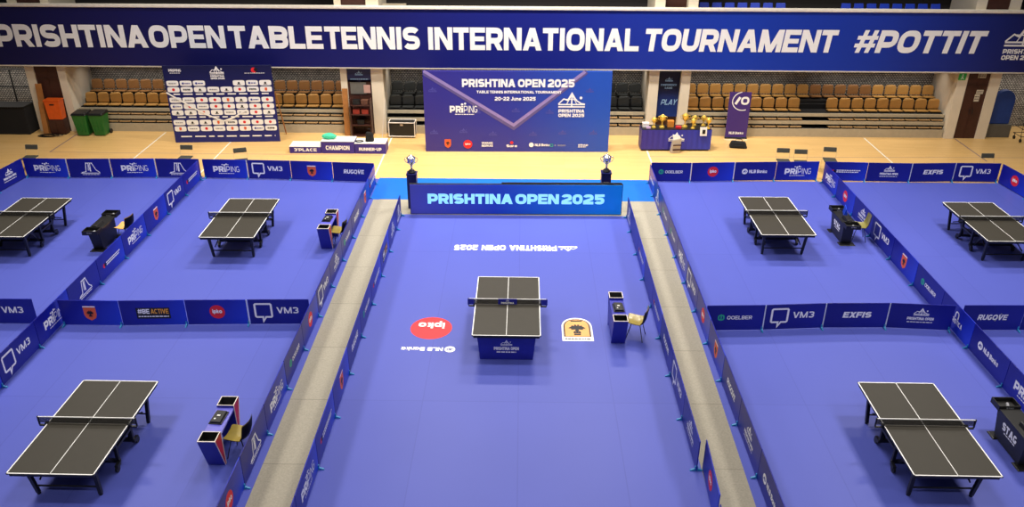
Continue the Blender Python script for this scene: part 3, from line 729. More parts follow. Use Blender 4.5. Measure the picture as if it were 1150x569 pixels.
def scoreboard(x, y, z, rz, label):
    o = thing('flip_scoreboard', label, 'scoreboard', (x, y, z), rz)
    MB().box(-.125, .125, -.19, .19, 0, .018).build('base', M_BLACKP, o, bevel=.004)
    MB().prism([(-.11, .018), (.11, .018), (.09, .05), (-.09, .058)], 1, -.17, .17).build('number_cards', M_BLACKP, o, bevel=.003)
    MB().box(-.03, .03, .0, .03, .056, .06).box(-.05, -.02, -.1, -.07, .056, .06).build('label_plate', M_WHITE, o)
    return o
def shell_chair(x, y, rz, label, seat_m=M_GOLDS):
    """moulded shell on four thin splayed legs, facing local -x"""
    o = thing('umpire_chair', label, 'chair', (x, y, .006), rz, 'umpire chairs beside the score tables')
    prof = [(-.235, .435), (-.2, .447), (-.1, .437), (.02, .425), (.12, .43), (.185, .47), (.215, .56), (.235, .68), (.25, .79), (.255, .81)]
    nv = 9; top = []; bot = []
    for i, (d, z) in enumerate(prof):
        for k in range(nv):
            u = -1+2*k/(nv-1); wd = .225*(1-.12*max(0, (i-6)/3)**2 - .10*max(0, (2-i)/2)**2)
            zz = z + (.045*u*u if i < 6 else 0); dd = d - (.05*u*u if i >= 5 else 0)
            top.append((dd, u*wd, zz)); bot.append((dd+(.012 if i >= 5 else 0), u*wd, zz-.014))
    n = len(prof)
    qs = [(i*nv+k, i*nv+k+1, (i+1)*nv+k+1, (i+1)*nv+k) for i in range(n-1) for k in range(nv-1)]
    sh = MB(); sh.add(top, [q[::-1] for q in qs], 0)
    s1 = sh.build('seat_shell', seat_m, o, smooth=True)
    MB().add(bot, qs, 0).build('shell_underside', M_BLACKP, o, smooth=True)
    for sx in (-1, 1):
        for sy in (-1, 1):
            MB().tube([(sx*.1, sy*.12, .42), (sx*.2, sy*.2, .0)], .010, 8).build('leg', M_STEEL, o)
    return o
umpire_bin_table(-5.64, 12.385, 'blue umpire table with red wedge ends on the near left court', M_URED)
umpire_bin_table(-5.53, 21.54, 'blue umpire table with red wedge ends on the inner left court', M_URED)
umpire_bin_table(2.32, 16.72, 'all-blue umpire table beside the centre court table', M_UBLUE)
scoreboard(-5.66, 12.45, .709, R(-4), 'black flip scoreboard on the umpire table of near left court')
scoreboard(-5.56, 21.62, .709, R(-3), 'black flip scoreboard on the umpire table of inner left court')
scoreboard(2.33, 16.72, .709, R(2), 'black flip scoreboard on the all-blue centre umpire table')
shell_chair(-5.27, 12.30, R(-8), 'gold moulded chair at the red and blue table, near left court')
shell_chair(-5.22, 21.40, R(-6), 'gold moulded chair at the red and blue table, inner left court')
shell_chair(2.76, 16.58, R(-18), 'gold moulded chair at the all-blue centre umpire table')

def umpire_black(x, y, label, top_z=.72):
    o = thing('umpire_table', label, 'umpire table', (x, y, .006), 0)
    z = top_z
    body = MB(); body.hexa([(-.15, -.44, .025), (.14, -.44, .025), (.14, .44, .025), (-.15, .44, .025)], [(-.19, -.52, z-.1), (.12, -.52, z-.1), (.12, .52, z-.1), (-.19, .52, z-.1)])
    b = body.build('body', M_BLACKP, o, bevel=.008)
    for s_ in (-1, 1):
        MB().hexa([(-.22, s_*.46-.13, 0), (.24, s_*.46-.13, 0), (.24, s_*.46+.13, 0), (-.22, s_*.46+.13, 0)], [(-.2, s_*.46-.11, .025), (.22, s_*.46-.11, .025), (.22, s_*.46+.11, .025), (-.2, s_*.46+.11, .025)]).build('base_plate', M_BLACKP, o, bevel=.006)
    MB().box(-.20, .20, -.45, .45, z-.1, z-.06).build('desktop', M_BLACKP, o, bevel=.006)
    for s_ in (-1, 1):
        y0, y1 = sorted((s_*.45, s_*.76)); t = .02
        tr = MB(); tr.box(-.21, .21, y0, y1, z-.12, z-.09).box(-.21, -.21+t, y0, y1, z-.09, z).box(.21-t, .21, y0, y1, z-.09, z).box(-.21+t, .21-t, y0, y0+t, z-.09, z).box(-.21+t, .21-t, y1-t, y1, z-.09, z)
        trd = tr.build('side_tray', M_BLACKP, o, bevel=.005)
        Print().add(mv(text('STAG', .035, .26, width=.14), 0, z-.065), M_GREY).put('printed_logo', FRONT(y0), trd)
        MB().tube([(.02, s_*.6-.06, z-.085), (.06, s_*.6+.05, z-.082)], .028, 10).build('towel_roll', M_GREY, trd)
    MB().prism([(-.1, z-.06), (.1, z-.06), (.05, z+.02), (-.07, z+.02)], 1, -.42, -.03).build('console', M_BLACKP, o, bevel=.01)
    P_ = Print().add(mv(text('STAG', .17, .27, gap=.08, width=.50), 0, .34) + dashes(-.16, .24, .29, .025, 3), M_WHITE)
    P_.put('lettering', lambda u, v, d: (-.15-.04*(v-.025)/(z-.125)-d-.001, -u, v), b)
    return o
umpire_black(-12.0, 21.35, 'black umpire table with end trays on the far-left court')
umpire_black(9.53, 22.20, 'black umpire table with end trays on the inner right court')
umpire_black(9.56, 12.62, 'black umpire table with end trays on the near right court, frame edge')
def card_box(x, y, z, rz, label, m):
    o = tag(MB().box(-.12, .12, -.05, .05, 0, .16).build('counter_box', m, None, (x, y, z), rz, bevel=.006), label, 'box'); return o
cs = thing('score_display', 'tilted blue and white score display on the inner right umpire table', 'scoreboard', (9.62, 22.42, .672), R(75))
MB().prism([(-.06, 0), (.06, 0), (.02, .22), (-.0, .22)], 0, -.19, .19).build('housing', MATS['seat_blue'], cs, bevel=.006)
Print().add(mv(text('VM3', .07, .26, width=.2), 0, .1) + dashes(-.15, .15, .04, .03, 1), M_WHITE).put('display_print', lambda u, v, d: (u, -.06+.06*v/.22-d-.001, v), cs)
M_GOLDS2 = mat('seat_pale_gold', (226, 178, 104), .35)
M_OLIVE = mat('seat_olive', (128, 122, 62), .35)
shell_chair(-11.47, 21.55, R(-10), 'pale gold moulded chair at the black table, far-left court', M_GOLDS2)
shell_chair(9.98, 22.08, R(-10), 'olive moulded chair at the black table, inner right court', M_OLIVE)

# ================================================================== LED display and trophies
Mled = grad_mat('led_screen', [(0, (72, 74, 168)), (.4, (30, 62, 182)), (1, (8, 126, 226))], 0, -3.3, 3.3, rough=.3, emit=.2)
Mledt = mat('led_text', (150, 226, 250), .3, emit=.7, var=.02)
led = thing('led_display', 'long lit screen with pale blue event title at head of centre court', 'screen', (-.13, 23.65, 0), R(.7))
MB().box(-3.29, 3.29, 0, .02, .03, 1.0).build('screen', Mled, led)
MB().box(-3.31, 3.31, .02, .10, .0, 1.02).build('cabinet', M_BLACKP, led, bevel=.006)
MB().box(-.45, 3.28, .06, .12, 1.02, 1.05).build('top_rail', M_BLACKP, led)
for x in (-3, -1, 1, 3): MB().prism([(.10, 0), (.42, 0), (.42, .03), (.10, .7)], 0, x-.02, x+.02).build('stand_leg', M_STEEL, led)
Print().add(mv(text('PRISHTINA OPEN 2025', .335, .28, gap=.05, width=5.5, word=.17), 0, .37), Mledt).put('lettering', FRONT(0), led)

def trophy_cup(x, y, z, h, m, label, group):
    o = thing('trophy_cup', label, 'trophy', (x, y, z), 0, group)
    MB().lathe([(.20*h, 0), (.20*h, .08*h), (.16*h, .10*h), (.13*h, .16*h)], 20).build('plinth', M_BLACKP if m is M_SILVER else M_GOLD, o)
    MB().lathe([(.10*h, .16*h), (.05*h, .22*h), (.035*h, .30*h), (.07*h, .34*h), (.035*h, .38*h), (.10*h, .46*h), (.19*h, .56*h), (.22*h, .72*h), (.21*h, .82*h), (.23*h, .84*h), (.20*h, .86*h), (.12*h, .93*h), (.03*h, .96*h), (.03*h, 1.0*h)], 20).build('cup', m, o, smooth=True)
    for s_ in (-1, 1):
        MB().tube([(s_*.2*h, 0, .80*h), (s_*.30*h, 0, .82*h), (s_*.34*h, 0, .72*h), (s_*.28*h, 0, .60*h), (s_*.16*h, 0, .53*h)], .018*h, 6).build('handle', m, o, smooth=True)
    return o
for x, y, lb in ((-3.41, 24.18, 'left'), (2.71, 24.42, 'right')):
    p = thing('trophy_pedestal', 'dark blue square pedestal behind the %s end of the lit screen' % lb, 'pedestal', (x, y, .006))
    MB().box(-.15, .15, -.15, .15, 0, 1.14).build('column', mat('pedestal_blue', (20, 24, 92), .4), p, bevel=.006)
    MB().box(-.165, .165, -.165, .165, 1.14, 1.17).build('cap', MATS['pedestal_blue'], p, bevel=.005)
    Print().add(mv(text('OPEN', .05, .25, width=.16), 0, .83), M_GREY).put('printed_logo', FRONT(-.15), p)
    trophy_cup(x, y, 1.176, .60, M_SILVER, 'large silver lidded trophy on the pedestal behind screen\'s %s end' % lb, 'silver trophies on the blue pedestals')

# ---- printed marks on the centre court floor (read from the far side)
FLOOR180 = lambda u, v, d: (-u, -v, d)
def floorprint(name, P_, x, y): 
    o = P_.put(name, FLOOR180, None, (x, y, .0065)); o['kind'] = 'structure'
floorprint('floor_marking_title', Print().add(mv(text('PRISHTINA OPEN 2025', .34, .27, width=2.95, word=.5), .18, -.17) + mv(skyline(0, 0, .55), -1.62, -.12), M_WHITE), -.23, 21.28)
floorprint('floor_marking_disc', Print().add(disc(0, 0, .50), M_RED).add(mv(text('ipko', .26, .28, gap=.08, width=.64), 0, -.24), M_WHITE), -2.11, 16.88)
floorprint('floor_marking_bank', Print().add(disc(-.5, .0, .125) + mv(text('NLB Banka', .15, .25, gap=.08, width=.96), .14, -.075), M_WHITE).add(bank_mark(-.5, 0, .12), M_BLUEP), -2.09, 15.96)
arch = se(0, .12, .36, .42, 0, 180, 20, 2.2)
M_ARCH = mat('print_peach', (236, 170, 96), .5)
ap_ = Print().add([[(.37, -.50), *[(x*1.02, y*1.0) for x, y in arch], (-.37, -.50)]], M_WHITE).add([[(.325, -.32), *[(x*.9, .02+y*.86) for x, y in arch], (-.325, -.32)]], M_BROWN).add([[(.29, -.31), *[(x*.8, .04+y*.76) for x, y in arch], (-.29, -.31)]], M_ARCH)
ap_.add(crest_figure(0, .02, .62), M_BLACK).add(rect(-.14, .36, .14, .41) + rect(-.08, -.26, .08, -.2), M_BLACK).add(dashes(-.3, .3, -.45, .06, 3), M_GREY)
o_ = ap_.put('floor_marking_crest', lambda u, v, d: (u, v, d), None, (1.395, 16.87, .0065)); o_['kind'] = 'structure'

# ================================================================== far side furniture
# event backdrop
bd = thing('event_backdrop', 'tall blue backdrop wall with white event title and chevron', 'backdrop', (-.14, 29.52, 0), R(.9))
Mbd = grad_mat('backdrop_print', [(0, (56, 46, 134)), (.5, (48, 52, 150)), (1, (36, 82, 186))], 0, -3.4, 3.4, rough=.4, axis2=2, k2=.2)
MB().box(-3.44, 3.44, 0, .08, .0, 3.07).build('printed_wall', Mbd, bd, bevel=.006)
for x in (-3, 0, 3): MB().prism([(.08, 0), (.9, 0), (.9, .04), (.08, 2.2)], 0, x-.02, x+.02).build('brace', M_STEEL, bd)
M_CHEV = mat('print_chevron', (150, 132, 190), .5); M_CHEV2 = mat('print_chevron_shade', (96, 84, 140), .5); M_GHOST = mat('print_ghost', (78, 78, 168), .5)
P = Print()
gh = []
for gx, gy in ((-3.1, 2.3), (-1.5, 1.5), (-2.0, .75), (-.9, .65), (-.05, 1.55), (.6, .65), (1.2, 1.5), (1.7, .7), (2.65, 2.3), (2.85, .7), (-3.1, .7)): gh += skyline(gx, gy, .3)
P.add(gh, M_GHOST)
P.add(line([(-3.4, 3.0), (-.13, .95), (2.5, 3.06)], .17), M_CHEV2)
P.add(line([(-3.4, 3.06), (-.13, 1.05), (2.45, 3.06)], .11), M_CHEV)
wt = mv(text('PRISHTINA OPEN 2025', .30, .27, gap=.05, width=4.1, word=.28), .03, 2.48) + mv(text('TABLE TENNIS INTERNATIONAL TOURNAMENT', .10, .25, width=3.1, word=.3), .06, 2.25) + mv(text('20-22 June 2025', .14, .26, width=1.5), -.08, 1.98)
wt += mv(text('PR', .26, .27, width=.42), -2.28, 1.52) + mv(text('i', .25, .34), -2.03, 1.52) + mv(text('PING', .26, .14, gap=.1, width=.5), -1.72, 1.52) + disc(-2.03, 1.83, .045) + disc(-1.92, 1.86, .04) + dashes(-2.3, -1.6, 1.44, .03, 2)
wt += event_logo(2.0, 1.66, .98) + mv(text('NLB Banka', .10, .25, width=.55), .95, .23) + mv(text('SRARAEE', .08, .25, width=.42), -1.12, .31) + mv(text('REIRKAS', .08, .25, width=.42), -1.12, .20) + mv(text('Sara', .10, .25, width=.4), -.2, .19) + mv(text('bankaup', .08, .25, width=.45), 2.45, .25) + dashes(2.3, 2.6, .19, .03, 6)
P.add(wt + disc(.54, .28, .09), M_WHITE)
P.add(disc(-1.85, .3, .17), M_RED).add(shield_poly(-2.6, .33, .24, .36), M_ORANGE).add(crest_figure(-2.6, .33, .21), M_BLACK).add(mv(text('ipko', .07, .28, width=.2), -1.85, .28), M_WHITE)
P.add(disc(-.2, .37, .06, n=14), M_RED).add(mv(text('elkoseo', .08, .22, width=.42), 1.62, .24), M_GREY).add(line(se(1.3, .27, .05, .05, 0, 360, 12)[:-1], .02, True), M_GREEN)
P.put('printed_artwork', FRONT(0), bd)

# sponsor wall (step and repeat)
sw = thing('sponsor_wall', 'dark blue sponsor wall covered in rows of white logo boxes', 'backdrop', (-11.36, 30.36, 0), R(3.5))
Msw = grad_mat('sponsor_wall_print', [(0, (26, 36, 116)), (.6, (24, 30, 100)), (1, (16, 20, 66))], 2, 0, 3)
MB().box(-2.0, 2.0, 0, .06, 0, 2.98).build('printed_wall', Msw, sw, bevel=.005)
MB().tube([(2.03, .06, 1.9), (2.06, .9, .02)], .025).build('prop', M_TAN, sw)
MB().tube([(-1.9, .06, 1.9), (-1.9, .9, .02)], .025).build('prop', M_TAN, sw)
P = Print(); boxes = []; marks = {'r': [], 'k': [], 'g': [], 'o': [], 'b': []}
rr = random.Random(5)
def rbox(cx, cy, w, h): return [se(cx, cy, w/2, h/2, 0, 360, 20, 5)[:-1]]
rows_ = [2.32, 2.08, 1.68, 1.43, 1.19, .80, .555]
for ri, z in enumerate(rows_):
    for k in range(8):
        if ri == 0 and k in (3, 4): continue
        cx = -1.72+k*.491; boxes += rbox(cx, z, .445, .205)
        c = rr.random()
        if c < .22: marks['r'] += disc(cx, z, .055, n=14)
        elif c < .34: marks['o'] += shield_poly(cx, z, .09, .13)
        elif c < .5: marks['k'] += mv(text('EXFIS', .06, .3, width=.26), cx, z-.03)
        elif c < .7: marks['g'] += dashes(cx-.14, cx+.14, z-.02, .04, k+ri*9)
        elif c < .85: marks['b'] += disc(cx-.1, z, .04, n=12) + dashes(cx-.04, cx+.16, z-.02, .035, k+ri)
        else: marks['k'] += disc(cx, z, .04, n=12) + rect(cx-.07, z-.06, cx+.07, z-.04)
strips = []
for z in (1.88, .99, .22): strips += dashes(-1.75, 1.85, z, .05, int(z*10), (.2, .42), .12)
P.add(boxes + strips + event_logo(-.02, 2.62, .52) + mv(text('PRiPING', .10, .22, width=.46), -1.55, 2.76) + dashes(-1.75, -1.35, 2.70, .02, 3) + dashes(1.0, 1.75, 2.68, .02, 2), M_WHITE)
P.add(marks['r'] + disc(1.35, 2.8, .1), M_RED).add(marks['k'] + disc(1.43, 2.82, .07), M_BLACK).add(marks['g'], M_GREY).add(marks['o'], M_ORANGE).add(marks['b'], M_BLUEP)
P.add(line([(-2.0, 1.98), (-1.2, 1.45), (-.62, 1.1), (-.05, .85), (.35, .98), (.9, 1.3)], .06), M_WHITE)
P.put('printed_artwork', FRONT(0), sw)

# podium
def podium(x0, x1, h, txt, label, d=.62, th=.13):
    o = thing('podium_block', label, 'podium', ((x0+x1)/2, 29.15, 0), 0, 'winners podium in three blocks'); w = (x1-x0)/2-.008
    MB().box(-w, w, 0, d, 0, h-.02).build('block_body', M_PURPLE, o, bevel=.006)
    MB().box(-w-.003, w+.003, -.004, d, h-.02, h).build('step_top', mat('podium_white', (240, 236, 228), .5), o, bevel=.004)
    Print().add(mv(text(txt, th, .27, width=w*1.45), 0, h*.30), M_WHITE).put('lettering', FRONT(0), o)
podium(-8.66, -7.46, .27, "3'PLACE", 'low white-topped purple podium block, third place', th=.12)
podium(-7.46, -6.21, .48, 'CHAMPION', 'tallest white-topped purple podium block lettered for the champion', th=.17)
podium(-6.21, -5.03, .41, 'RUNNER-UP', 'white-topped purple podium block lettered for the runner-up', th=.12)
def blob(name, label, cat, loc, size, m, seed, squash=1.0):
    r = random.Random(seed); mb = MB(); n, mrow = 14, 8; vs = []
    for i in range(mrow+1):
        th = PI*i/mrow
        for k in range(n):
            ph = 2*PI*k/n; j = 1+.18*math.sin(3*ph+seed)*math.sin(th)+r.uniform(-.07, .07)
            vs.append((size[0]*math.sin(th)*math.cos(ph)*j, size[1]*math.sin(th)*math.sin(ph)*j, max(0, size[2]*(.5-.5*math.cos(th)*-1)*(1 if i else 1))))
    fs = [(i*n+k, (i+1)*n+k, (i+1)*n+(k+1) % n, i*n+(k+1) % n) for i in range(mrow) for k in range(n)]
    mb.add(vs, fs)
    o = mb.build(name, m, None, loc, 0, smooth=True)
    return tag(o, label, cat)
blob('folded_cloth', 'crumpled mint green cloth on the champion podium block', 'cloth', (-7.18, 29.45, .481), (.26, .16, .22), mat('cloth_mint', (70, 208, 164), .7), 3)
def bag(name, label, loc, w, d, h, m, rz=0):
    o = thing(name, label, 'bag', loc, rz)
    MB().hexa([(-w, -d, 0), (w, -d, 0), (w, d, 0), (-w, d, 0)], [(-w*.72, -d*.6, h), (w*.8, -d*.5, h*.86), (w*.75, d*.6, h*.9), (-w*.8, d*.6, h*.95)]).build('bag_body', m, o, bevel=.05)
    MB().tube([(-w*.4, 0, h*.9), (-w*.3, 0, h*1.25), (w*.3, 0, h*1.25), (w*.4, 0, h*.9)], .014, 6).build('carry_strap', m, o)
    MB().box(-w*.5, w*.5, -d*1.04, -d*.8, h*.12, h*.5).build('front_pocket', m, o, bevel=.02)
    return o
bag('backpack', 'black backpack on the runner-up podium block', (-5.66, 29.42, .412), .16, .12, .38, M_BLACKF)
rg = MB(); rg.tube([(.14*math.cos(2*PI*k/20), .09*math.sin(2*PI*k/20), .02) for k in range(21)], .018, 6)
tag(rg.build('cable_loop', M_BLACKP, None, (-6.04, 29.33, .412)), 'coiled black cable loop on the runner-up podium block', 'cable')
bag('sports_bag', 'black bag slumped on the parquet before the roll-up banner', (8.36, 30.25, 0), .34, .18, .26, M_BLACKF, R(-8))

# trophy table
tt = thing('trophy_table', 'long blue-draped table carrying the gold trophies', 'table', (5.86, 30.08, 0), R(1.2))
MB().box(-1.30, 1.30, -.30, .30, .80, .84).build('tabletop', M_BLACKP, tt, bevel=.006)
Mcl = grad_mat('table_drape', [(0, (52, 42, 136)), (1, (46, 58, 172))], 0, -1.3, 1.3)
cl = MB(); pts = []
nseg = 60
for i in range(nseg+1):
    u = -1.31+2.62*i/nseg; pts.append((u, -.325+.008*math.sin(i*1.3)))
fv = [(x, y, .83) for x, y in pts] + [(x*1.004, y-.012, .07) for x, y in pts]
cl.add(fv, [(i, i+nseg+1, i+nseg+2, i+1) for i in range(nseg)])
cl.box(-1.318, -1.31, -.32, .3, .07, .83).box(1.31, 1.318, -.32, .3, .07, .83)
drape = cl.build('drape', Mcl, tt, smooth=False)
MB().box(-1.28, 1.28, -.28, .28, 0, .05).build('base_frame', M_BLACKP, tt)
Print().add(skyline(0, .42, .6), M_WHITE).put('printed_logo', lambda u, v, d: (u, -.345-d, v), drape)
tz = .842
trs = [(5.02, 30.0, .42, 'left end of the trophy table'), (5.33, 30.02, .52, 'second from left on the trophy table'), (6.20, 30.08, .56, 'middle of the trophy table'), (6.48, 29.92, .40, 'right of the table middle'),
       (6.60, 30.28, .42, 'rear row beside the white paper'), (6.94, 30.27, .42, 'rear row near the right end'), (7.05, 29.93, .44, 'right end of the trophy table')]
for x, y, h, w in trs: trophy_cup(x, y, tz, h, M_GOLD, 'gold trophy cup, %s' % w, 'gold trophies on the draped table')
def carton(x, y, w, d, h, m, label, rz=0):
    o = thing('gift_box', label, 'box', (x, y, tz), rz)
    MB().box(-w, w, -d, d, 0, h).build('carton', m, o, bevel=.006)
    MB().box(-w*1.03, w*1.03, -d*1.03, d*1.03, h*.75, h*1.02).build('lid', m, o, bevel=.006)
carton(4.72, 30.10, .12, .1, .16, mat('carton_white', (232, 226, 226), .6), 'white carton at the left end of the trophy table')
carton(4.80, 29.86, .08, .05, .07, mat('carton_lilac', (190, 160, 200), .6), 'low lilac packet at the left end of the trophy table')
carton(5.66, 30.12, .12, .1, .24, mat('carton_orange', (206, 132, 48), .5), 'orange ornament box in the middle of the trophy table')
carton(5.94, 29.94, .10, .08, .08, M_URED, 'low red box in the middle of the trophy table')
sign = MB(); sign.hexa([(-.13, -.012, 0), (.13, -.012, 0), (.13, -.006, 0), (-.13, -.006, 0)], [(-.15, 0, .34), (.11, 0, .34), (.11, .006, .34), (-.15, .006, .34)])
sg = thing('price_card', 'white paper card hanging over the trophy table front edge', 'card', (6.86, 29.72, .62), R(1.2))
sign.build('paper_sheet', M_WHITE, sg)
MB().box(-.05, .06, -.018, -.013, .08, .24).build('printed_block', M_BLACK, sg)
tb = thing('gift_bag', 'silver wrapped gift bag standing before the trophy table', 'bag', (5.80, 29.58, 0), R(10))
M_FOIL = mat('foil_silver', (196, 190, 180), .35, .5)
MB().hexa([(-.17, -.10, 0), (.2, -.10, 0), (.2, .10, 0), (-.17, .10, 0)], [(-.12, -.05, .52), (.24, -.05, .58), (.24, .05, .58), (-.12, .05, .52)]).build('bag_body', M_FOIL, tb, bevel=.03)
MB().hexa([(-.08, -.03, .5), (.2, -.03, .55), (.2, .03, .55), (-.08, .03, .5)], [(-.12, -.02, .72), (.16, -.02, .66), (.16, .02, .66), (-.12, .02, .72)]).build('tissue_paper', M_WHITE, tb, bevel=.01)
MB().box(-.1, .2, -.125, -.095, .12, .17).box(-.1, .22, -.12, -.09, .3, .34).build('ribbon', M_BROWN, tb)

# roll-up banner
ru = thing('rollup_banner', 'purple roll-up banner with white ring mark beside the trophy table', 'banner', (8.50, 31.30, 0), R(-2))
Mru = mat('rollup_purple', (66, 42, 122), .5, var=.03)
MB().hexa([(-.42, 0, .06), (.42, 0, .06), (.42, .01, .06), (-.42, .01, .06)], [(-.42, .05, 1.86), (.42, .05, 1.86), (.42, .06, 1.86), (-.42, .06, 1.86)]).build('printed_sheet', Mru, ru)
MB().prism([(-.06, 0), (.10, 0), (.08, .07), (-.04, .07)], 0, -.44, .44).build('cassette', M_CHROME, ru)
MB().tube([(0, .08, .05), (0, .075, 1.86)], .01, 6).build('support_pole', M_STEEL, ru)
P = Print().add(line(se(.12, 1.50, .40, .36, 100, 292, 26, 2), .035) + line([(-.16, 1.38), (.0, 1.66)], .10) + line(se(.2, 1.52, .12, .12, 0, 360, 18)[:-1], .08, True) + mv(text('NLB Banka', .10, .26, width=.56), .0, .18), M_WHITE)
P.put('printed_artwork', lambda u, v, d: (u, .05*(v-.06)/1.8-d-.002, v), ru)

# block 3 hanging banner, block 2 poster
hb = thing('hanging_banner', 'dark navy hanging banner with light blue writing behind the trophy table', 'banner', (5.75, 31.70, .75))
Mhb = grad_mat('hanging_print', [(0, (20, 48, 118)), (.45, (24, 40, 96)), (.6, (14, 18, 44)), (1, (16, 18, 46))], 2, 0, 1.95)
MB().box(-.42, .42, 0, .02, 0, 1.95).build('banner_sheet', Mhb, hb)
MB().tube([(-.42, .01, 1.95), (.42, .01, 1.95)], .015, 8).build('top_rod', M_STEEL, hb)
Print().add(skyline(0, 1.42, .3) + mv(text('CONFERENCE', .07, .25, width=.62), 0, 1.24) + mv(text('GAME', .07, .25, width=.3), 0, 1.12) + mv(text('PLAY', .22, .2, shear=.35, width=.6), .04, .48), mat('print_pale_blue', (140, 176, 214), .5)).put('printed_artwork', FRONT(0), hb)
pb = thing('wall_poster', 'navy poster high in the doorway behind the podium', 'poster', (-6.3, YF+.04, 2.1))
MB().box(-.45, .45, 0, .015, 0, .56).build('poster_sheet', mat('poster_navy', (22, 28, 74), .5), pb)
Print().add(skyline(0, .26, .3) + dashes(-.35, .35, .08, .04, 4), mat('print_pale_blue', (140, 176, 214), .5)).put('printed_artwork', FRONT(0), pb)
pb2 = thing('notice_board', 'grey notice sheet below the navy poster behind the podium', 'notice', (-6.35, YF+.03, 1.62))
MB().box(-.32, .30, 0, .015, 0, .46).build('notice_sheet', mat('notice_grey', (104, 102, 96), .6), pb2)
MB().box(.2, .46, -.012, 0, .04, .36).build('photo_print', mat('photo_pink', (190, 150, 140), .5), pb2)
rk = thing('storage_rack', 'dark rack of red and black boxes in the doorway behind the podium', 'rack', (-6.3, 31.22, 0))
for z in (.02, .45, .88, 1.25): MB().box(-.36, .42, -.12, .22, z, z+.03).build('shelf', M_BROWN, rk)
for sx in (-.36, .42):
    MB().box(sx-.02, sx+.02, -.12, .22, 0, 1.5).build('side_frame', M_BROWN, rk)
for k, (bx, bz, m) in enumerate(((-.15, .91, 'r'), (.2, .91, 'r'), (.0, .48, 'k'), (-.12, 1.28, 'k'), (.2, 1.28, 'b'))):
    o = thing('storage_box', ['dark red box, left on the rack behind the podium', 'dark red box, right on the rack behind the podium', 'black box low on the rack behind the podium', 'black box on top of the rack behind the podium', 'brown box on top of the rack behind the podium'][k], 'box', (-6.3+bx, 31.26, bz+.003), 0, 'boxes on the doorway rack')
    mm = {'r': mat('box_red', (150, 48, 32), .5), 'k': M_BLACKP, 'b': mat('box_brown', (96, 60, 44), .6)}[m]
    MB().box(-.13, .13, -.1, .1, 0, .18).build('carton', mm, o, bevel=.006); MB().box(-.135, .135, -.105, .105, .14, .185).build('lid', mm, o, bevel=.005)
def plank(x, y, w, h, rz, label):
    o = MB().hexa([(-w/2, 0, 0), (w/2, 0, 0), (w/2, .04, 0), (-w/2, .04, 0)], [(-w/2, .16, h), (w/2, .16, h), (w/2, .20, h), (-w/2, .20, h)]).build('plywood_board', M_TAN, None, (x, y, 0), R(rz), bevel=.004)
    return tag(o, label, 'board')
plank(-6.88, 31.26, .22, 1.85, 0, 'tan plywood board leaning on the pier behind the podium')
plank(-18.86, 31.24, .24, 1.95, 0, 'tall tan plywood board leaning by the left doorway')
plank(-18.80, 31.02, .2, 1.30, 0, 'shorter tan board leaning by the left doorway')

# equipment case with light frame
ec = thing('equipment_case', 'black equipment case with pale metal edges by the grey seats', 'case', (-4.68, 31.02, 0), R(-1))
MB().box(-.5, .5, 0, .45, .07, .62).build('case_body', M_BLACKP, ec, bevel=.006)
e = MB()
for z in (.07, .62):
    e.tube([(-.51, -.01, z), (.51, -.01, z)], .02, 6).tube([(-.51, .46, z), (.51, .46, z)], .02, 6)
for sx in (-.51, .51): e.tube([(sx, -.01, .07), (sx, -.01, .62)], .02, 6).tube([(sx, .46, .07), (sx, .46, .62)], .02, 6).tube([(sx, -.01, .62), (sx, .46, .62)], .02, 6)
e.build('metal_edging', M_RIM, ec)
MB().box(-.06, .06, -.02, 0, .5, .57).build('latch', M_CHROME, ec)
for sx in (-.42, .42):
    for sy in (.06, .4): MB().tube([(sx-.02, sy, .035), (sx+.02, sy, .035)], .035, 10).build('caster', M_BLACKP, ec)
rod = MB().tube([(0, 0, 0), (.16, .3, 1.5)], .014, 8).build('slim_pole', M_RIM, None, (-5.46, 30.95, .012)); tag(rod, 'thin pale pole leaning beside the black equipment case', 'pole')

# left corner: black cabinet, bins, orange chair
bc = thing('covered_crate', 'large black covered crate at the left frame edge', 'crate', (-20.6, 31.05, 0))
MB().hexa([(-1.2, 0, 0), (1.15, 0, 0), (1.15, .8, 0), (-1.2, .8, 0)], [(-1.2, .04, 1.08), (1.12, .04, 1.08), (1.12, .76, 1.08), (-1.2, .76, 1.08)]).build('black_cover', M_BLACKF, bc, bevel=.02)
MB().box(-1.22, 1.14, 0, .8, 1.085, 1.12).build('lid', M_BLACKP, bc, bevel=.01)
def wheelie(x, y, label):
    o = thing('wheelie_bin', label, 'bin', (x, y, 0), 0, 'green wheelie bins by the left pier')
    MB().hexa([(-.21, -.2, .03), (.21, -.2, .03), (.21, .2, .03), (-.21, .2, .03)], [(-.28, -.27, .86), (.28, -.27, .86), (.28, .27, .86), (-.28, .27, .86)]).build('bin_body', M_DGREEN, o, bevel=.02)
    MB().hexa([(-.30, -.30, .86), (.30, -.30, .86), (.30, .30, .86), (-.30, .30, .86)], [(-.26, -.26, .93), (.26, -.26, .93), (.26, .28, .96), (-.26, .28, .96)]).build('lid', M_BLACKP, o, bevel=.015)
    for s_ in (-1, 1): MB().tube([(s_*.26-.03, .22, .09), (s_*.26+.03, .22, .09)], .09, 14).build('wheel', M_BLACKP, o)
    MB().box(-.012, .012, -.262, -.225, .2, .8).box(-.15, -.13, -.262, -.225, .2, .8).box(.13, .15, -.262, -.225, .2, .8).build('body_rib', M_DGREEN, o)
wheelie(-17.27, 31.12, 'green wheelie bin with black lid beside the left pier')
wheelie(-16.62, 31.14, 'green wheelie bin with black lid in front of the folded seats')
lc = thing('low_cabinet', 'dark brown low cabinet before the left brown door', 'cabinet', (-18.32, 31.22, 0))
MB().box(-.30, .30, -.16, .2, .04, .62).build('cabinet_body', M_BROWN, lc, bevel=.008)
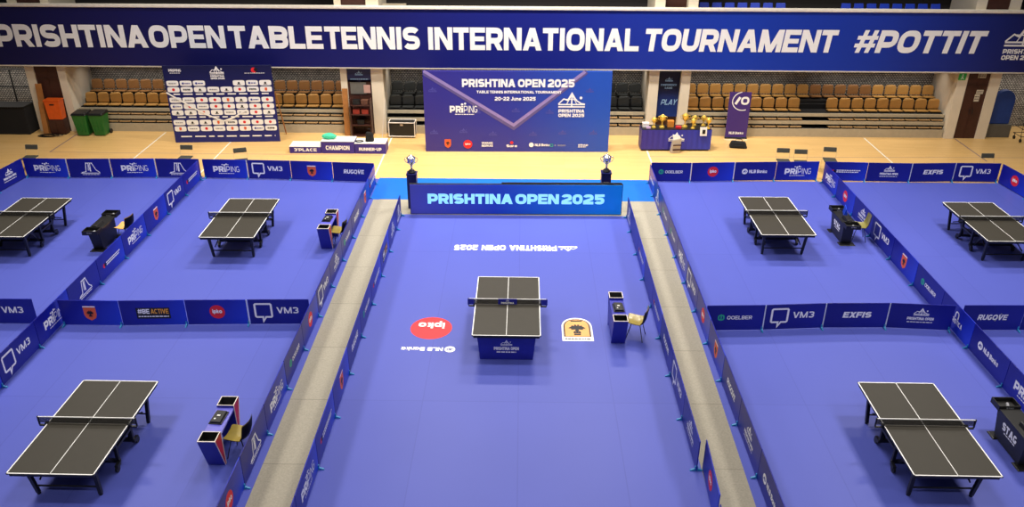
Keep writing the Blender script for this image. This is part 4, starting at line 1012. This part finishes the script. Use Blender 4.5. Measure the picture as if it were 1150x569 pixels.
MB().box(-.27, -.01, -.175, -.16, .08, .58).build('cabinet_door', M_BROWN, lc, bevel=.004); MB().box(.01, .27, -.175, -.16, .08, .58).build('cabinet_door', M_BROWN, lc, bevel=.004)
MB().box(-.28, .28, -.14, .18, 0, .04).build('base', M_BLACKP, lc)
oc = thing('storage_crate', 'bright orange plastic crate standing on the low cabinet by the left door', 'crate', (-18.30, 31.20, .624))
MB().hexa([(-.27, -.14, 0), (.27, -.14, 0), (.27, .18, 0), (-.27, .18, 0)], [(-.30, -.17, .74), (.30, -.17, .74), (.30, .2, .74), (-.30, .2, .74)]).build('crate_body', M_OCRATE, oc, bevel=.015)
MB().box(-.32, .32, -.185, .215, .74, .78).build('crate_rim', M_OCRATE, oc, bevel=.01)
MB().box(-.09, .09, -.178, -.165, .58, .63).build('grip', M_BLACKP, oc, bevel=.005)
co = MB()
for q in range(3): co.tube([((.34+.05*q)*math.cos(2*PI*k/18)+.1*q, .13*math.sin(2*PI*k/18), .02+.02*q) for k in range(19)], .014, 5)
tag(co.build('cable_coil', M_BLACKP, None, (-18.7, 30.86, 0)), 'dark coil of cable on the parquet by the left doorway', 'cable')
# high things in the far-left bay
rail = thing('metal_railing', 'dark horizontal railing in the bay at the left frame edge', 'railing', (-20.6, 32.6, 0))
for z in (1.5, 2.2): MB().tube([(-1.3, 0, z), (1.25, 0, z)], .03, 8).build('rail', M_DARK, rail)
for x in (-1.2, 0, 1.2): MB().tube([(x, 0, 0), (x, 0, 2.2)], .03, 8).build('post', M_DARK, rail)

# right doorway: notices, green sign; right corner: blue mat and trolley
for k, (x, z, w, h, lb) in enumerate(((17.72, 2.42, .3, .2, 'white printed notice at the top of the right brown door'), (17.78, 1.80, .26, .16, 'upper white sheet in the middle of the right brown door'), (17.72, 1.50, .2, .28, 'lower white sheet in the middle of the right brown door'))):
    n = thing('paper_notice', lb, 'notice', (x, YF+.045, z), 0, 'paper notices on the right door')
    MB().box(-w/2, w/2, 0, .01, 0, h).build('paper_sheet', mat('paper_dull', (206, 196, 176), .6), n)
    Print().add(dashes(-w*.4, w*.4, h*.6, h*.12, k) + dashes(-w*.4, w*.4, h*.3, h*.12, k+5), M_BLACK).put('printed_text', FRONT(0), n)
gs = thing('exit_sign', 'small green exit sign on the white pier at right', 'sign', (16.93, YF-.03, 2.36))
MB().box(-.14, .14, 0, .025, 0, .28).build('sign_plate', mat('exit_green', (40, 150, 60), .4, emit=.1), gs, bevel=.004)
Print().add(disc(.0, .2, .025) + line([(0, .17), (.0, .1), (-.05, .04)], .025) + line([(0, .1), (.05, .05)], .025) + line([(-.05, .14), (.05, .14)], .02), M_WHITE).put('pictogram', FRONT(0), gs)
bm = thing('crash_mat', 'blue rounded gym mat standing behind the right pier', 'mat', (18.98, 31.75, .55))
pf = [(-.42, 0), (.38, 0)] + [(.0+.40*math.cos(t), .92+.42*math.sin(t)) for t in [PI*k/14 for k in range(15)]] 
MB().prism([(x, z) for x, z in pf], 1, 0, .22).build('mat_body', mat('gym_blue', (24, 62, 140), .5), bm, bevel=.02)
MB().box(-.5, .5, -.06, .4, -.55, -.01).build('plinth', mat('bench_grey', (96, 92, 84), .7), bm, bevel=.02)
tr = thing('hand_trolley', 'grey wire trolley with orange handles at the right frame edge', 'trolley', (19.95, 31.3, 0))
fr = MB()
for z in (.25, .55, .85): fr.tube([(-.4, -.25, z), (.5, -.25, z), (.5, .3, z), (-.4, .3, z), (-.4, -.25, z)], .012, 6)
for x in (-.4, -.1, .2, .5): fr.tube([(x, -.25, .25), (x-.03, -.25, .85)], .01, 6)
fr.build('wire_basket', M_STEEL, tr)
for x in (-.35, .45):
    for y in (-.2, .25):
        MB().tube([(x-.02, y, .07), (x+.02, y, .07)], .07, 12).build('wheel', M_BLACKP, tr); MB().tube([(x, y, .1), (x, y, .26)], .012, 6).build('wheel_post', M_STEEL, tr)
MB().tube([(-.42, -.28, 1.02), (.1, -.3, 1.08), (.6, -.3, 1.0)], .03, 8).build('handle', M_OCRATE, tr); MB().tube([(-.42, -.26, .85), (-.42, -.28, 1.02)], .014, 6).tube([(.5, -.25, .85), (.5, -.3, 1.02)], .014, 6).build('handle_post', M_STEEL, tr)

# ---- officials' chairs behind the back rows
M_LEG = mat('chrome_wood_tint', (214, 190, 150), .4)  # chrome legs; parquet reflection put into the tan base colour
M_CHB = mat('chair_pad', (62, 62, 56), .7)
def official(x, y, rz, label):
    o = thing('conference_chair', label, 'chair', (x, y, 0), rz, 'dark padded chairs behind the back barriers')
    MB().box(-.22, .22, -.22, .2, .43, .48).build('seat', M_CHB, o, bevel=.02)
    MB().hexa([(-.22, .22, .68), (.22, .22, .68), (.22, .26, .68), (-.22, .26, .68)], [(-.22, .26, .84), (.22, .26, .84), (.22, .30, .84), (-.22, .30, .84)]).build('backrest', M_CHB, o, bevel=.018)
    for sx in (-1, 1):
        MB().tube([(sx*.23, .2, 0), (sx*.23, .19, .45), (sx*.23, .28, .82)], .006, 6).build('rear_leg', M_LEG, o)
        MB().tube([(sx*.23, -.2, 0), (sx*.23, -.18, .45), (sx*.23, .2, .44)], .006, 6).build('front_leg', M_LEG, o)
for (x, y, rz, lb) in ((-17.29, 27.2, 0, 'grey-padded chair behind the far-left court back row'), (-11.84, 27.3, -2, 'grey-padded chair behind the barrier joint of the left courts'), (-9.77, 27.05, 18, 'grey-padded turned chair behind the inner left court'),
                       (9.27, 27.5, -4, 'grey-padded chair, first of three behind the right courts'), (9.86, 27.38, -4, 'grey-padded chair, second of three behind the right courts'), (10.95, 27.65, -8, 'grey-padded chair, third of three behind the right courts'),
                       (16.3, 27.13, 0, 'grey-padded chair behind the outer right corner')):
    official(x, y, R(rz), lb)
